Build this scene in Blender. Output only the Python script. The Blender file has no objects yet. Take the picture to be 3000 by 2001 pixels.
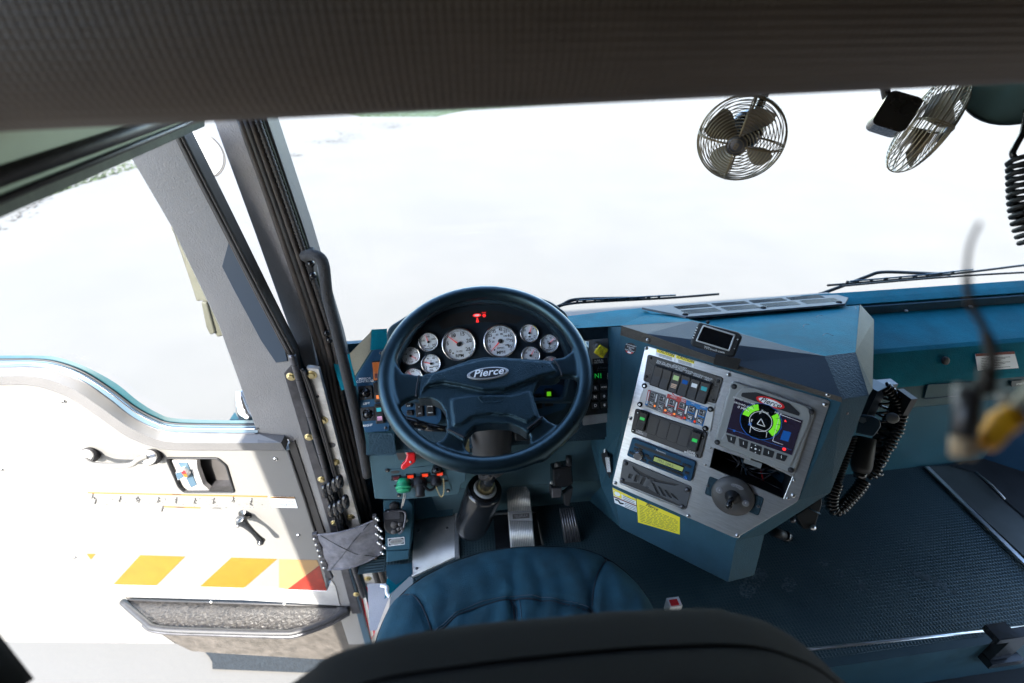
import bpy, bmesh, math, random
from mathutils import Vector, Matrix, noise
from mathutils.geometry import tessellate_polygon
from mathutils.bvhtree import BVHTree
random.seed(7)
R = math.radians
sc = bpy.context.scene
COL = sc.collection

# ------------------------------------------------------------------ camera
CAM = Vector((0, 0, 1.4))
FPX = 1045.0; PW, PH = 2351.0, 1568.0
TH, YAW, ROLL = R(31), R(-6), R(1.1)
fwd = Vector((-math.sin(YAW)*math.cos(TH), math.cos(YAW)*math.cos(TH), -math.sin(TH)))
r0 = Vector((math.cos(YAW), math.sin(YAW), 0)); u0 = r0.cross(fwd)
rgt = r0*math.cos(ROLL) - u0*math.sin(ROLL); upv = u0*math.cos(ROLL) + r0*math.sin(ROLL)
cd = bpy.data.cameras.new('camera'); cam = bpy.data.objects.new('camera', cd); COL.objects.link(cam)
m = Matrix((rgt, upv, -fwd)).transposed().to_4x4(); m.translation = CAM
cam.matrix_world = m
cd.sensor_width = 36; cd.lens = 36*FPX/PW; cd.clip_start = 0.02; cd.clip_end = 900
cd.dof.use_dof = True; cd.dof.focus_distance = 1.12; cd.dof.aperture_fstop = 2.2
sc.camera = cam
# ------------------------------------------------------------------ light
SUN_EL, SUN_AZ = R(36), R(22)      # sun stands behind the camera, to its left
w = bpy.data.worlds.new('World'); sc.world = w; w.use_nodes = True
nt = w.node_tree; bg = nt.nodes['Background']
sky = nt.nodes.new('ShaderNodeTexSky'); sky.sky_type = 'NISHITA'; sky.sun_disc = False
sky.sun_elevation = SUN_EL; sky.sun_rotation = math.pi + SUN_AZ
nt.links.new(sky.outputs[0], bg.inputs[0]); bg.inputs[1].default_value = 0.15
sl = bpy.data.lights.new('sun', 'SUN'); sl.energy = 3.2; sl.angle = R(0.6); sl.color = (1, .93, .82)
so = bpy.data.objects.new('sun', sl); COL.objects.link(so)
sd = Vector((math.sin(SUN_AZ)*math.cos(SUN_EL), math.cos(SUN_AZ)*math.cos(SUN_EL), -math.sin(SUN_EL)))
so.rotation_euler = sd.to_track_quat('-Z', 'Y').to_euler()
vs = sc.view_settings; vs.view_transform = 'Standard'; vs.look = 'None'; vs.gamma = 1
vs.exposure = 3.1
sc.cycles.max_bounces = 8; sc.cycles.diffuse_bounces = 5; sc.cycles.transparent_max_bounces = 12

# ------------------------------------------------------------------ pixel -> point on a chosen plane
KD = 0.783667
ZM_ = dict(A=(1000, 800, 2.6122), B=(1700, 880, 2.3063), C=(1000, 1250, 2.6122), D=(0, 1000, 2.351),
           E=(0, 250, 2.0909), F=(2000, 200, 2.351), G=(2250, 780, 3.1347), H=(2100, 1300, 2.2367),
           I=(700, 950, 1.568), J=(0, 1500, 1.8085), K=(1850, 980, 4.702), L=(1050, 950, 7.837),
           M=(1050, 1290, 6.717), N=(2400, 1050, 2.8517), O=(1020, 1000, 5.225), P=(1720, 950, 5.056), Q=(1650, 800, 2.7659))
def Z(k, *pts):
    x0, y0, s = ZM_[k]
    o = [((x0 + x/s)*KD, (y0 + y/s)*KD) for x, y in pts]
    return o[0] if len(o) == 1 else o
def ray(u, v): return fwd + rgt*((u-PW/2)/FPX) + upv*((PH/2-v)/FPX)
def dep(u, v, t): return CAM + ray(u, v)*t
def hit(u, v, p0, n):
    d = ray(u, v); return CAM + d*((Vector(p0)-CAM).dot(n)/d.dot(n))
def hz(u, v, z): return hit(u, v, (0, 0, z), Vector((0, 0, 1)))
def hy(u, v, y): return hit(u, v, (0, y, 0), Vector((0, 1, 0)))
class Pl:
    def __init__(s, p0, h, n):
        s.p0 = Vector(p0); s.n = Vector(n).normalized(); h = Vector(h)
        s.h = (h - s.n*h.dot(s.n)).normalized(); s.v = s.n.cross(s.h)
    def W(s, a, b, c=0): return s.p0 + s.h*a + s.v*b + s.n*c
    def L(s, uv, c=0):
        q = hit(uv[0], uv[1], s.p0 + s.n*c, s.n) - s.p0
        return (q.dot(s.h), q.dot(s.v))
    def at(s, u, v, c=0): return hit(u, v, s.p0 + s.n*c, s.n)
    def mpp(s, uv, c=0):
        a = s.at(uv[0]-1, uv[1], c); b = s.at(uv[0]+1, uv[1], c); return abs((b-a).dot(s.h))/2
def rounded(poly, r, seg=4):
    if r <= 0: return poly
    out = []; n = len(poly)
    for i in range(n):
        p = Vector(poly[i]).to_2d(); a = Vector(poly[i-1]).to_2d(); b = Vector(poly[(i+1) % n]).to_2d()
        da = (a-p); db = (b-p); la, lb = da.length, db.length
        if la < 1e-9 or lb < 1e-9: out.append(tuple(p)); continue
        rr = min(r, la*.45, lb*.45); pa = p + da/la*rr; pb = p + db/lb*rr
        for k in range(seg+1):
            t = k/seg; q = pa*(1-t)**2 + p*2*t*(1-t) + pb*t*t; out.append((q.x, q.y))
    return out
def area2(p): return sum(p[i-1][0]*p[i][1]-p[i][0]*p[i-1][1] for i in range(len(p)))/2
def inset(poly, d):
    n = len(poly); out = []
    for i in range(n):
        p = Vector(poly[i]); a = Vector(poly[i-1]); b = Vector(poly[(i+1) % n])
        e1 = (p-a); e2 = (b-p)
        if e1.length < 1e-9 or e2.length < 1e-9: out.append(tuple(p)); continue
        e1.normalize(); e2.normalize()
        n1 = Vector((-e1.y, e1.x)); n2 = Vector((-e2.y, e2.x)); m = n1+n2
        k = m.length
        if k < 1e-6: out.append(tuple(p)); continue
        m = m/k; q = p + m*(d/max(.4, m.dot(n1))); out.append((q.x, q.y))
    return out
def circ(cx, cy, r, n=24, ry=None, a0=0):
    ry = r if ry is None else ry
    return [(cx+r*math.cos(a0+2*math.pi*i/n), cy+ry*math.sin(a0+2*math.pi*i/n)) for i in range(n)]
def smoothpath(pts, k=6):
    P = [Vector(p) for p in pts]; out = []
    for i in range(len(P)-1):
        p0 = P[max(i-1, 0)]; p1 = P[i]; p2 = P[i+1]; p3 = P[min(i+2, len(P)-1)]
        for j in range(k):
            t = j/k
            out.append(.5*((2*p1)+(p2-p0)*t+(2*p0-5*p1+4*p2-p3)*t*t+(3*p1-p0-3*p2+p3)*t**3))
    out.append(P[-1]); return out
_txt = {}
def text_mesh(s, bold=False):
    if (s, bold) in _txt: return _txt[(s, bold)]
    cu = bpy.data.curves.new('lettering', 'FONT'); cu.body = s; cu.size = 1; cu.align_x = 'CENTER'; cu.align_y = 'CENTER'
    cu.resolution_u = 2; cu.space_line = .8
    if bold: cu.offset = .018
    if s == 'Pierce': cu.shear = .35
    ob = bpy.data.objects.new('lettering', cu)
    me = bpy.data.meshes.new_from_object(ob)
    r = ([tuple(v.co) for v in me.vertices], [tuple(p.vertices) for p in me.polygons])
    bpy.data.objects.remove(ob); bpy.data.curves.remove(cu); bpy.data.meshes.remove(me)
    _txt[(s, bold)] = r; return r

class MB:
    def __init__(s): s.V = []; s.F = []; s.M = []; s.S = []; s.mats = []
    def mi(s, m):
        if m not in s.mats: s.mats.append(m)
        return s.mats.index(m)
    def mesh(s, V, F, m, smooth=False):
        o = len(s.V); s.V += [tuple(v) for v in V]; k = s.mi(m)
        for f in F: s.F.append([i+o for i in f]); s.M.append(k); s.S.append(smooth)
    def poly(s, pts, m): s.mesh(pts, [list(range(len(pts)))], m)
    def prism(s, pl, poly, c0, c1, m, bev=0, holes=(), side=None):
        side = side or m
        if area2(poly) < 0: poly = poly[::-1]
        holes = [h if area2(h) < 0 else h[::-1] for h in holes]
        rings = [(poly, False)] + [(h, True) for h in holes]
        V = []; F = []; tops = []; bots = []
        for ring, hole in rings:
            n = len(ring); o = len(V)
            lv = [(ring, c0)]
            if bev > 0: lv += [(ring, c1-bev), (inset(ring, bev*.35), c1-bev*.3), (inset(ring, bev), c1)]
            else: lv += [(ring, c1)]
            for rg, c in lv: V += [pl.W(a, b, c) for a, b in rg]
            for k in range(len(lv)-1):
                for i in range(n):
                    j = (i+1) % n; F.append([o+k*n+i, o+k*n+j, o+(k+1)*n+j, o+(k+1)*n+i])
            tops.append((lv[-1][0], o+(len(lv)-1)*n)); bots.append((ring, o))
        for (sets, flip) in ((tops, False), (bots, True)):
            idx = []
            for rg, o in sets: idx += list(range(o, o+len(rg)))
            if len(sets) == 1 and len(sets[0][0]) <= 4:
                f = idx if not flip else idx[::-1]; F.append(f)
            else:
                tri = tessellate_polygon([[Vector((a, b, 0)) for a, b in rg] for rg, o in sets])
                for t in tri:
                    a, b, c = (sets_pt(sets, q) for q in t)
                    ar = (b[0]-a[0])*(c[1]-a[1])-(c[0]-a[0])*(b[1]-a[1])
                    f = [idx[q] for q in t]
                    if (ar < 0) != flip: f = f[::-1]
                    F.append(f)
        s.mesh(V, F, m)
    def tube(s, path, r, m, n=10, closed=False, caps=True):
        P = [Vector(p) for p in path]; N = len(P)
        rr = r if hasattr(r, '__len__') else [r]*N
        T = []
        for i in range(N):
            a = P[i-1] if (i > 0 or closed) else P[i]; b = P[(i+1) % N] if (i < N-1 or closed) else P[i]
            T.append((b-a).normalized())
        x = T[0].orthogonal().normalized(); V = []
        for i in range(N):
            x = (x - T[i]*x.dot(T[i])).normalized(); y = T[i].cross(x)
            for k in range(n):
                a = 2*math.pi*k/n; V.append(P[i] + (x*math.cos(a)+y*math.sin(a))*rr[i])
        F = []
        for i in range(N if closed else N-1):
            i2 = (i+1) % N
            for k in range(n):
                k2 = (k+1) % n; F.append([i*n+k, i*n+k2, i2*n+k2, i2*n+k])
        if caps and not closed: F += [list(range(n))[::-1], [(N-1)*n+k for k in range(n)]]
        s.mesh(V, F, m, True)
    def lathe(s, c, axis, prof, m, n=24, smooth=True, cap=True):
        axis = Vector(axis).normalized(); x = axis.orthogonal().normalized(); y = axis.cross(x); c = Vector(c); V = []; F = []
        for r, h in prof:
            for k in range(n):
                a = 2*math.pi*k/n; V.append(c+axis*h+(x*math.cos(a)+y*math.sin(a))*r)
        for i in range(len(prof)-1):
            for k in range(n):
                k2 = (k+1) % n; F.append([i*n+k, i*n+k2, (i+1)*n+k2, (i+1)*n+k])
        if cap: F += [list(range(n))[::-1], [(len(prof)-1)*n+k for k in range(n)]]
        s.mesh(V, F, m, smooth)
    def box(s, c, hx, hy_, hz_, m, ax=None):
        ax = ax or (Vector((1, 0, 0)), Vector((0, 1, 0)), Vector((0, 0, 1))); c = Vector(c)
        V = [c+ax[0]*hx*i+ax[1]*hy_*j+ax[2]*hz_*k for i in (-1, 1) for j in (-1, 1) for k in (-1, 1)]
        s.mesh(V, [[0, 1, 3, 2], [4, 6, 7, 5], [0, 4, 5, 1], [2, 3, 7, 6], [0, 2, 6, 4], [1, 5, 7, 3]], m)
    def text(s, pl, ab, size, string, m, c, rot=0, bold=False, sx=1):
        V, F = text_mesh(string, bold); cr, sr = math.cos(rot), math.sin(rot)
        s.mesh([pl.W(ab[0]+(x*sx*cr-y*sr)*size, ab[1]+(x*sx*sr+y*cr)*size, c) for x, y, z in V], F, m)
    def disc(s, pl, ab, r, c, m, n=20): s.mesh([pl.W(a, b, c) for a, b in circ(ab[0], ab[1], r, n)], [list(range(n))], m)
    def bolt(s, pl, ab, r, c, m, dark=None, hexa=False, h=None):
        h = h or r*.7; p = pl.W(ab[0], ab[1], c)
        if hexa:
            s.lathe(p, pl.n, [(r*1.5, 0), (r*1.5, r*.15), (r*1.4, r*.2)], m, 20)
            s.lathe(p, pl.n, [(r, r*.2), (r, h), (r*.85, h*1.2)], hexa, 6, smooth=False)
        else:
            s.lathe(p, pl.n, [(r, 0), (r*.95, h*.4), (r*.7, h*.85), (r*.4, h)], m, 16)
            if dark: s.disc(pl, ab, r*.42, c+h+.0002, dark, 6)
    def build(s, name, parent=None, label=None):
        org = ORG.get(parent.name, Vector()) if parent else s.origin if hasattr(s, 'origin') else Vector()
        me = bpy.data.meshes.new(name); me.from_pydata([Vector(v)-org for v in s.V], [], s.F)
        for mm in s.mats: me.materials.append(MAT[mm] if isinstance(mm, str) else mm)
        me.polygons.foreach_set('material_index', s.M); me.polygons.foreach_set('use_smooth', s.S)
        me.validate(); me.update()
        bm = bmesh.new(); bm.from_mesh(me); bmesh.ops.recalc_face_normals(bm, faces=bm.faces); bm.to_mesh(me); bm.free()
        o = bpy.data.objects.new(name, me); COL.objects.link(o)
        if parent: o.parent = parent; ORG[o.name] = org
        else: o.location = org; ORG[o.name] = org
        if label: o['label'] = label
        return o
def sets_pt(sets, q):
    for rg, o in sets:
        if q < len(rg): return rg[q]
        q -= len(rg)
ORG = {}
def thing(name, label, cat, loc=(0, 0, 0), group=None):
    o = bpy.data.objects.new(name, None); COL.objects.link(o); o.location = loc; o.empty_display_size = .05
    o['label'] = label; o['category'] = cat
    if group: o['group'] = group
    ORG[o.name] = Vector(loc); return o
def tag(o, label, cat, group=None):
    o['label'] = label; o['category'] = cat
    if group: o['group'] = group
    return o
def struct(o, kind='structure'): o['kind'] = kind; return o
def remesh(o, voxel, it=6, fac=.6):
    md = o.modifiers.new('r', 'REMESH'); md.mode = 'VOXEL'; md.voxel_size = voxel; md.use_smooth_shade = True
    ms = o.modifiers.new('s', 'SMOOTH'); ms.factor = fac; ms.iterations = it
    dg = bpy.context.evaluated_depsgraph_get(); ev = o.evaluated_get(dg)
    me = bpy.data.meshes.new_from_object(ev); old = o.data; o.modifiers.clear(); nm = old.name
    o.data = me
    me.materials.clear(); me.materials.append(old.materials[0]); bpy.data.meshes.remove(old); me.name = nm
    me.polygons.foreach_set('use_smooth', [True]*len(me.polygons)); me.polygons.foreach_set('material_index', [0]*len(me.polygons))
def copy_tree(o, delta):
    c = o.copy(); COL.objects.link(c); c.location = o.location + delta
    ORG[c.name] = ORG[o.name] + delta
    def kids(a, b):
        for ch in a.children:
            d = ch.copy(); COL.objects.link(d); d.parent = b; kids(ch, d)
    kids(o, c); return c

# ------------------------------------------------------------------ materials
MAT = {}
def mat(name, col, rough=.6, metal=0, bump=0, scale=300, var=0, vscale=8, spec=.5, emit=None, es=1, voro=False, grid=False, stretch=None, coat=0, col2=None, tint=None, loc=None):
    m = bpy.data.materials.new(name); m.use_nodes = True; n = m.node_tree; b = n.nodes['Principled BSDF']
    b.inputs['Base Color'].default_value = (*col, 1); b.inputs['Roughness'].default_value = rough
    b.inputs['Metallic'].default_value = metal; b.inputs['Specular IOR Level'].default_value = spec
    b.inputs['Coat Weight'].default_value = coat
    if tint: b.inputs['Specular Tint'].default_value = (*tint, 1)
    tc = n.nodes.new('ShaderNodeTexCoord'); src = tc.outputs['Object']
    if stretch:
        mp = n.nodes.new('ShaderNodeMapping'); mp.inputs['Scale'].default_value = stretch; n.links.new(src, mp.inputs[0]); src = mp.outputs[0]
    if loc:
        mp = n.nodes.new('ShaderNodeMapping'); mp.inputs['Rotation'].default_value = (R(90), 0, 0); n.links.new(src, mp.inputs[0]); src = mp.outputs[0]
    if bump:
        t = n.nodes.new('ShaderNodeTexVoronoi' if voro else 'ShaderNodeTexNoise'); t.inputs['Scale'].default_value = scale
        if not voro: t.inputs['Detail'].default_value = 3
        if grid: t.voronoi_dimensions = '2D'; t.inputs['Randomness'].default_value = 0
        n.links.new(src, t.inputs['Vector']); bp = n.nodes.new('ShaderNodeBump'); bp.inputs['Strength'].default_value = min(1, bump)
        bp.inputs['Distance'].default_value = .0012*max(1, bump); n.links.new(t.outputs[0], bp.inputs['Height']); n.links.new(bp.outputs[0], b.inputs['Normal'])
    if var or col2:
        t2 = n.nodes.new('ShaderNodeTexNoise'); t2.inputs['Scale'].default_value = vscale; t2.inputs['Detail'].default_value = 6; t2.inputs['Roughness'].default_value = .65
        n.links.new(src, t2.inputs['Vector']); cr = n.nodes.new('ShaderNodeValToRGB'); cr.color_ramp.elements[0].position = .35; cr.color_ramp.elements[1].position = .68
        c2 = col2 or tuple(min(1, c*(1+var)) for c in col); c1 = col if col2 else tuple(c*(1-var) for c in col)
        cr.color_ramp.elements[0].color = (*c1, 1); cr.color_ramp.elements[1].color = (*c2, 1)
        n.links.new(t2.outputs[0], cr.inputs[0]); n.links.new(cr.outputs[0], b.inputs['Base Color'])
        mr = n.nodes.new('ShaderNodeMapRange'); mr.inputs[3].default_value = max(.05, rough-.08); mr.inputs[4].default_value = min(1, rough+.1)
        n.links.new(t2.outputs[0], mr.inputs[0]); n.links.new(mr.outputs[0], b.inputs['Roughness'])
    if emit:
        b.inputs['Emission Color'].default_value = (*emit, 1); b.inputs['Emission Strength'].default_value = es
    MAT[name] = m; return m
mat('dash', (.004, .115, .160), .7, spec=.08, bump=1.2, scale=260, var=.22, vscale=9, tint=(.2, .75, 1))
mat('dash_rough', (.014, .024, .034), .5, spec=.4, bump=1.4, scale=230, var=.15, tint=(.4, .8, 1))
mat('console', (.020, .057, .082), .5, spec=.35, bump=.7, scale=380, var=.2, tint=(.45, .82, 1))
mat('panel_blue', (.016, .045, .090), .42, spec=.4, bump=.25, scale=700, var=.15, tint=(.3, .7, 1))
mat('knee', (.050, .092, .112), .55, spec=.35, bump=.5, scale=420, var=.15, tint=(.5, .85, 1))
mat('black', (.012, .013, .015), .5, spec=.3, var=.3, vscale=30)
mat('black_gloss', (.01, .011, .013), .18, var=.3, vscale=20)
mat('rubber', (.016, .017, .02), .55, bump=.3, scale=500, var=.3, vscale=40)
mat('wheel_rubber', (.0045, .010, .014), .30, spec=.7, bump=.35, scale=700, var=.2, vscale=30, tint=(.5, .85, 1))
mat('pad_rubber', (.005, .012, .018), .36, spec=.6, bump=1.0, scale=420, var=.15, vscale=20, tint=(.5, .85, 1))
mat('foam', (.03, .03, .032), .9, bump=2.0, scale=330, var=.3, vscale=200)
mat('alu', (.55, .56, .58), .32, metal=.9, bump=.12, scale=60, var=.12, vscale=6, stretch=(6, 6, 60))
mat('alu_plate', (.6, .6, .6), .36, metal=.75, bump=.1, scale=200, var=.15, vscale=12)
mat('alu_dull', (.32, .33, .35), .45, metal=.7, bump=.2, scale=150, var=.3, vscale=10)
mat('steel', (.5, .5, .5), .28, metal=1)
mat('chrome', (.75, .75, .76), .12, metal=1)
mat('brass', (.62, .52, .28), .35, metal=1)
mat('steel_dark', (.09, .09, .1), .35, metal=.7, var=.3, vscale=20)
mat('white_panel', (.118, .118, .116), .45, bump=.15, scale=300)
mat('door_paint', (0.0829, 0.0829, 0.0853), .5, bump=.9, scale=260, var=.08, vscale=8)
mat('door_skin', (0.0284, 0.0253, 0.0221), .6, bump=.9, scale=240, col2=(.060, .053, .048), vscale=25)
mat('post_grey', (.40, .39, .40), .5, bump=.9, scale=260, var=.1)
mat('post_light', (.5, .5, .5), .45, bump=.7, scale=260, var=.06)
mat('seal', (.02, .019, .02), .5, bump=.3, scale=300, var=.3, vscale=30)
mat('seal_brown', (.045, .036, .032), .55, bump=.5, scale=400, var=.3, vscale=30)
mat('teal_rubber', (0.0079, 0.0395, 0.0514), .3, var=.2)
mat('headliner', (.068, .049, .035), .65, bump=1.2, scale=160, voro=True, grid=True, var=.2, vscale=3, loc=(0, 0, 0))
mat('olive_trim', (.075, .085, .06), .7, bump=.6, scale=200, var=.35, vscale=14)
mat('sage', (0.3318, 0.3950, 0.2923), .6, var=.15, vscale=4)
mat('floor_mat', (.010, .022, .027), .45, spec=.45, bump=.4, scale=200, col2=(.024, .038, .042), vscale=4, tint=(.6, .88, 1))
mat('floor_dust', (.055, .078, .09), .8, var=.4, vscale=60)
mat('fabric', (.014, .060, .086), .85, spec=.3, bump=1.6, scale=700, var=.35, vscale=9)
mat('fabric_dark', (.0055, .0046, .0038), .8, spec=.12, bump=.5, scale=700, var=.3, vscale=12)
mat('stitch', (.010, .015, .022), .8)
mat('thread', (.05, .07, .09), .7)
mat('strap_web', (.13, .13, .15), .9, bump=1.6, scale=600, var=.3, vscale=40)
mat('red', (.62, .012, .015), .3, var=.12, vscale=40)
mat('red_lamp', (.55, .03, .01), .25, emit=(1, .06, .01), es=.06)
mat('amber', (.42, .11, .02), .35, bump=.3, scale=100)
mat('red_dk', (.08, .01, .015), .3)
mat('green_cap', (.01, .28, .13), .45, bump=.3, scale=300, var=.15, vscale=60)
mat('yellow', (.72, .58, .02), .4, var=.08)
mat('label_yellow', (.80, .66, .02), .5)
mat('label_white', (.72, .73, .74), .5)
mat('alu_grey', (.115, .122, .130), .6, spec=.15, bump=.15, scale=150, var=.15)
mat('side_lit_paint', (.21, .20, .15), .6, spec=.15, bump=1.0, scale=300, var=.15)  # sunlit look of the dash and console sides put into the colour
mat('plug_yellow', (.98, .46, .01), .5)
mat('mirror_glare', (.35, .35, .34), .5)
mat('post_paint', (0.1462, 0.1462, 0.1485), .5, bump=.9, scale=260, var=.08, vscale=8)
mat('navy', (.012, .030, .055), .35)
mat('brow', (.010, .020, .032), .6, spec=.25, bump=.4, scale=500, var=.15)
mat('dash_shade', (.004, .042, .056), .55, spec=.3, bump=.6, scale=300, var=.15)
mat('plate_dark', (.05, .056, .056), .5, metal=.3, var=.2)
mat('mud', (0.0553, 0.0537, 0.0490), .9)
mat('panel_grey', (.050, .054, .062), .45)
mat('board', (.012, .018, .026), .4, spec=.35, var=.15, tint=(.6, .85, 1))
mat('leaf_metal', (.50, .49, .47), .35, metal=.35, bump=.2, scale=90, var=.3, vscale=25)
mat('white', (.78, .78, .78), .5)
mat('ink', (.01, .01, .012), .6)
mat('dial', (.72, .78, .84), .5)
mat('needle', (.75, .02, .015), .4, emit=(1, .03, .02), es=.05)
mat('lit_red', (.5, .01, .01), .4, emit=(1, .03, .03), es=.15)
mat('lit_green', (.02, .4, .08), .4, emit=(.03, 1, .12), es=.03)
mat('lit_lime', (.12, .4, .01), .4, emit=(.22, 1, .02), es=.05)
mat('lit_orange', (.5, .1, .02), .4, emit=(1, .25, .03), es=.12)
mat('lit_white', (.5, .5, .5), .4, emit=(.8, .9, 1), es=.03)
mat('scr_dark', (.006, .006, .014), .12, emit=(.10, .08, .16), es=.012)
mat('scr_blue', (.01, .05, .2), .15, emit=(.02, .22, .8), es=.02)
mat('scr_black', (.004, .005, .007), .08)
mat('lcd', (.30, .36, .12), .3, emit=(.5, .6, .15), es=.02)
mat('mono_blue', (.012, .05, .17), .4)
mat('zone_blue', (.01, .16, .42), .5)
mat('zone_red', (.5, .04, .03), .5)
mat('zone_grey', (.14, .14, .15), .5)
mat('cream_alu', (.50, .50, .49), .4, metal=.35, var=.06)
mat('disp_grey', (.20, .205, .20), .55, bump=.2, scale=500)
mat('moulded', (.040, .038, .038), .5, bump=.2, scale=500, var=.1)
mat('dash_grain', (.05, .046, .042), .5, bump=2.0, scale=230, var=.2)
mat('fan_metal', (.20, .16, .10), .35, metal=.7, var=.2)
mat('fan_blade', (.16, .13, .09), .45, metal=.4, var=.1)
mat('fan_body', (.018, .016, .014), .25, var=.2)
mat('beige_boot', (.42, .30, .19), .6)
mat('cable_brown', (.03, .022, .018), .6)
mat('cable_white', (.5, .48, .38), .6)
mat('teal_mirror', (.10, .17, .165), .35, var=.1)
mat('olive_mirror', (0.0435, 0.0435, 0.0316), .6, var=.12)
mat('chev_yellow', (0.1580, 0.0751, 0.0055), .4, var=.08, vscale=30)
mat('chev_pale', (0.2054, 0.1264, 0.0553), .4, var=.05, vscale=30)
mat('chev_red', (0.1580, 0.0142, 0.0079), .35, var=.25, vscale=60)
mat('red_stripe', (.55, .01, .02), .3)
mat('warn_orange', (0.1738, 0.0790, 0.0079), .5)
mat('pocket', (.008, .008, .008), .32, bump=2.5, scale=90, col2=(.034, .031, .028), vscale=60)
mat('teal_card', (.02, .35, .38), .5); mat('pink', (.62, .30, .45), .5); mat('peach', (.65, .42, .28), .5); mat('lime_card', (.42, .55, .22), .5)
mat('steel_blue', (.05, .09, .13), .4, metal=.3)
# ground: bleached concrete apron; grass and litter beyond it
mat('concrete', (.099, .0955, .0875), .9, bump=.6, scale=40, var=.05, vscale=.6)
mat('painted_shade', (0.0103, 0.0142, 0.0174), .9, bump=2, scale=120, var=.4, vscale=90)
mat('grass', (0.0237, 0.0435, 0.0111), .9, var=.5, vscale=3)
mat('litter', (.022, .014, .008), .9, var=.5, vscale=5)
def glass(name, tint=(1, 1, 1), gl=.05):
    m = bpy.data.materials.new(name); m.use_nodes = True; n = m.node_tree; n.nodes.clear()
    o = n.nodes.new('ShaderNodeOutputMaterial'); t = n.nodes.new('ShaderNodeBsdfTransparent'); g = n.nodes.new('ShaderNodeBsdfGlossy')
    g.inputs['Roughness'].default_value = .02; t.inputs[0].default_value = (*tint, 1); mx = n.nodes.new('ShaderNodeMixShader'); mx.inputs[0].default_value = gl
    n.links.new(t.outputs[0], mx.inputs[1]); n.links.new(g.outputs[0], mx.inputs[2]); n.links.new(mx.outputs[0], o.inputs[0]); MAT[name] = m
glass('glass', (.99, .995, .99), .012)
X_, Y_, Z__ = Vector((1, 0, 0)), Vector((0, 1, 0)), Vector((0, 0, 1))

# ------------------------------------------------------------------ ground outside
GZ = -1.0
b = MB(); b.mesh([(-400, -300, GZ), (400, -300, GZ), (400, 600, GZ), (-400, 600, GZ)], [[0, 1, 2, 3]], 'concrete'); struct(b.build('ground'))
b = MB()
rr = random.Random(3)
edge = [tuple(hz(u, v, GZ))[:2] for u, v in ((-700, 660), (-250, 555), (0, 484), (60, 452), (130, 412), (430, 262), (600, 246), (780, 252), (830, 268), (1000, 268), (1070, 252), (1300, 234), (1800, 208), (2400, 183))]
V = []; 
for x, y in edge: V += [(x, y, GZ+.004), (x*560/math.hypot(x, y), y*560/math.hypot(x, y), GZ+.004)]
b.mesh(V, [[2*i, 2*i+2, 2*i+3, 2*i+1] for i in range(len(edge)-1)], 'grass'); struct(b.build('lawn'))
b = MB()
for i in range(2600):
    k = rr.randrange(len(edge)-1); t = rr.random(); x = edge[k][0]*(1-t)+edge[k+1][0]*t; y = edge[k][1]*(1-t)+edge[k+1][1]*t+rr.random()**2*6+.1
    h = rr.uniform(.02, .07); a = rr.uniform(0, 3.14); dx, dy = math.cos(a)*.05, math.sin(a)*.05
    b.mesh([(x-dx, y-dy, GZ), (x+dx, y+dy, GZ), (x+rr.uniform(-.06, .06), y, GZ+h)], [[0, 1, 2]], 'grass')
struct(b.build('grass'), 'stuff')
b = MB()
def speck(u, v, s):
    p = hz(u, v, GZ+.006); k = s*(p-CAM).length/1000
    n = rr.randint(4, 6); b.mesh([(p.x+k*rr.uniform(.6, 1.3)*math.cos(6.28*i/n), p.y+k*2*rr.uniform(.6, 1.3)*math.sin(6.28*i/n), p.z+rr.uniform(0, .01)) for i in range(n)], [list(range(n))], 'litter')
for i in range(420):
    k = rr.choice([(880, 285, 70, 5), (800, 312, 45, 10), (760, 325, 40, 5), (670, 355, 25, 4), (905, 292, 40, 5)])
    u, v = rr.gauss(k[0], k[2]*.5), rr.gauss(k[1], k[3]*.6)
    if v > 276: speck(u, v, rr.uniform(.4, 1.6))
for i in range(70): 
    u = rr.gauss(70, 45); v = 500-.6*(u-20)+abs(rr.gauss(0, 10))
    if v > 440: speck(u, v, rr.uniform(.6, 2.2))
struct(b.build('leaf_litter'), 'stuff')

b = MB(); b.mesh([hz(u, v, GZ+.005) for u, v in Z('J', (1080, 690), (2300, 690), (2300, 880), (1580, 850), (1126, 832), (1124, 795), (1110, 770), (1088, 745))], [list(range(8))], 'painted_shade')  # dark ground colour painted where shade falls below the door
struct(b.build('painted_shade_patch'))
# ------------------------------------------------------------------ cab floor, firewall, roof
b = MB()
FX0, FX1 = -.42, 1.95
b.mesh([(-.24, .5, 0), (2.3, .5, 0), (2.3, 1.13, 0), (-.42, 1.13, 0), (-.42, .93, 0), (-.24, .93, 0)], [list(range(6))], 'floor_mat')
b.mesh([(-.345, .5, 0), (2.3, .5, 0), (2.3, .5, -.32), (-.345, .5, -.32)], [[0, 1, 2, 3]], 'console')
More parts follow.
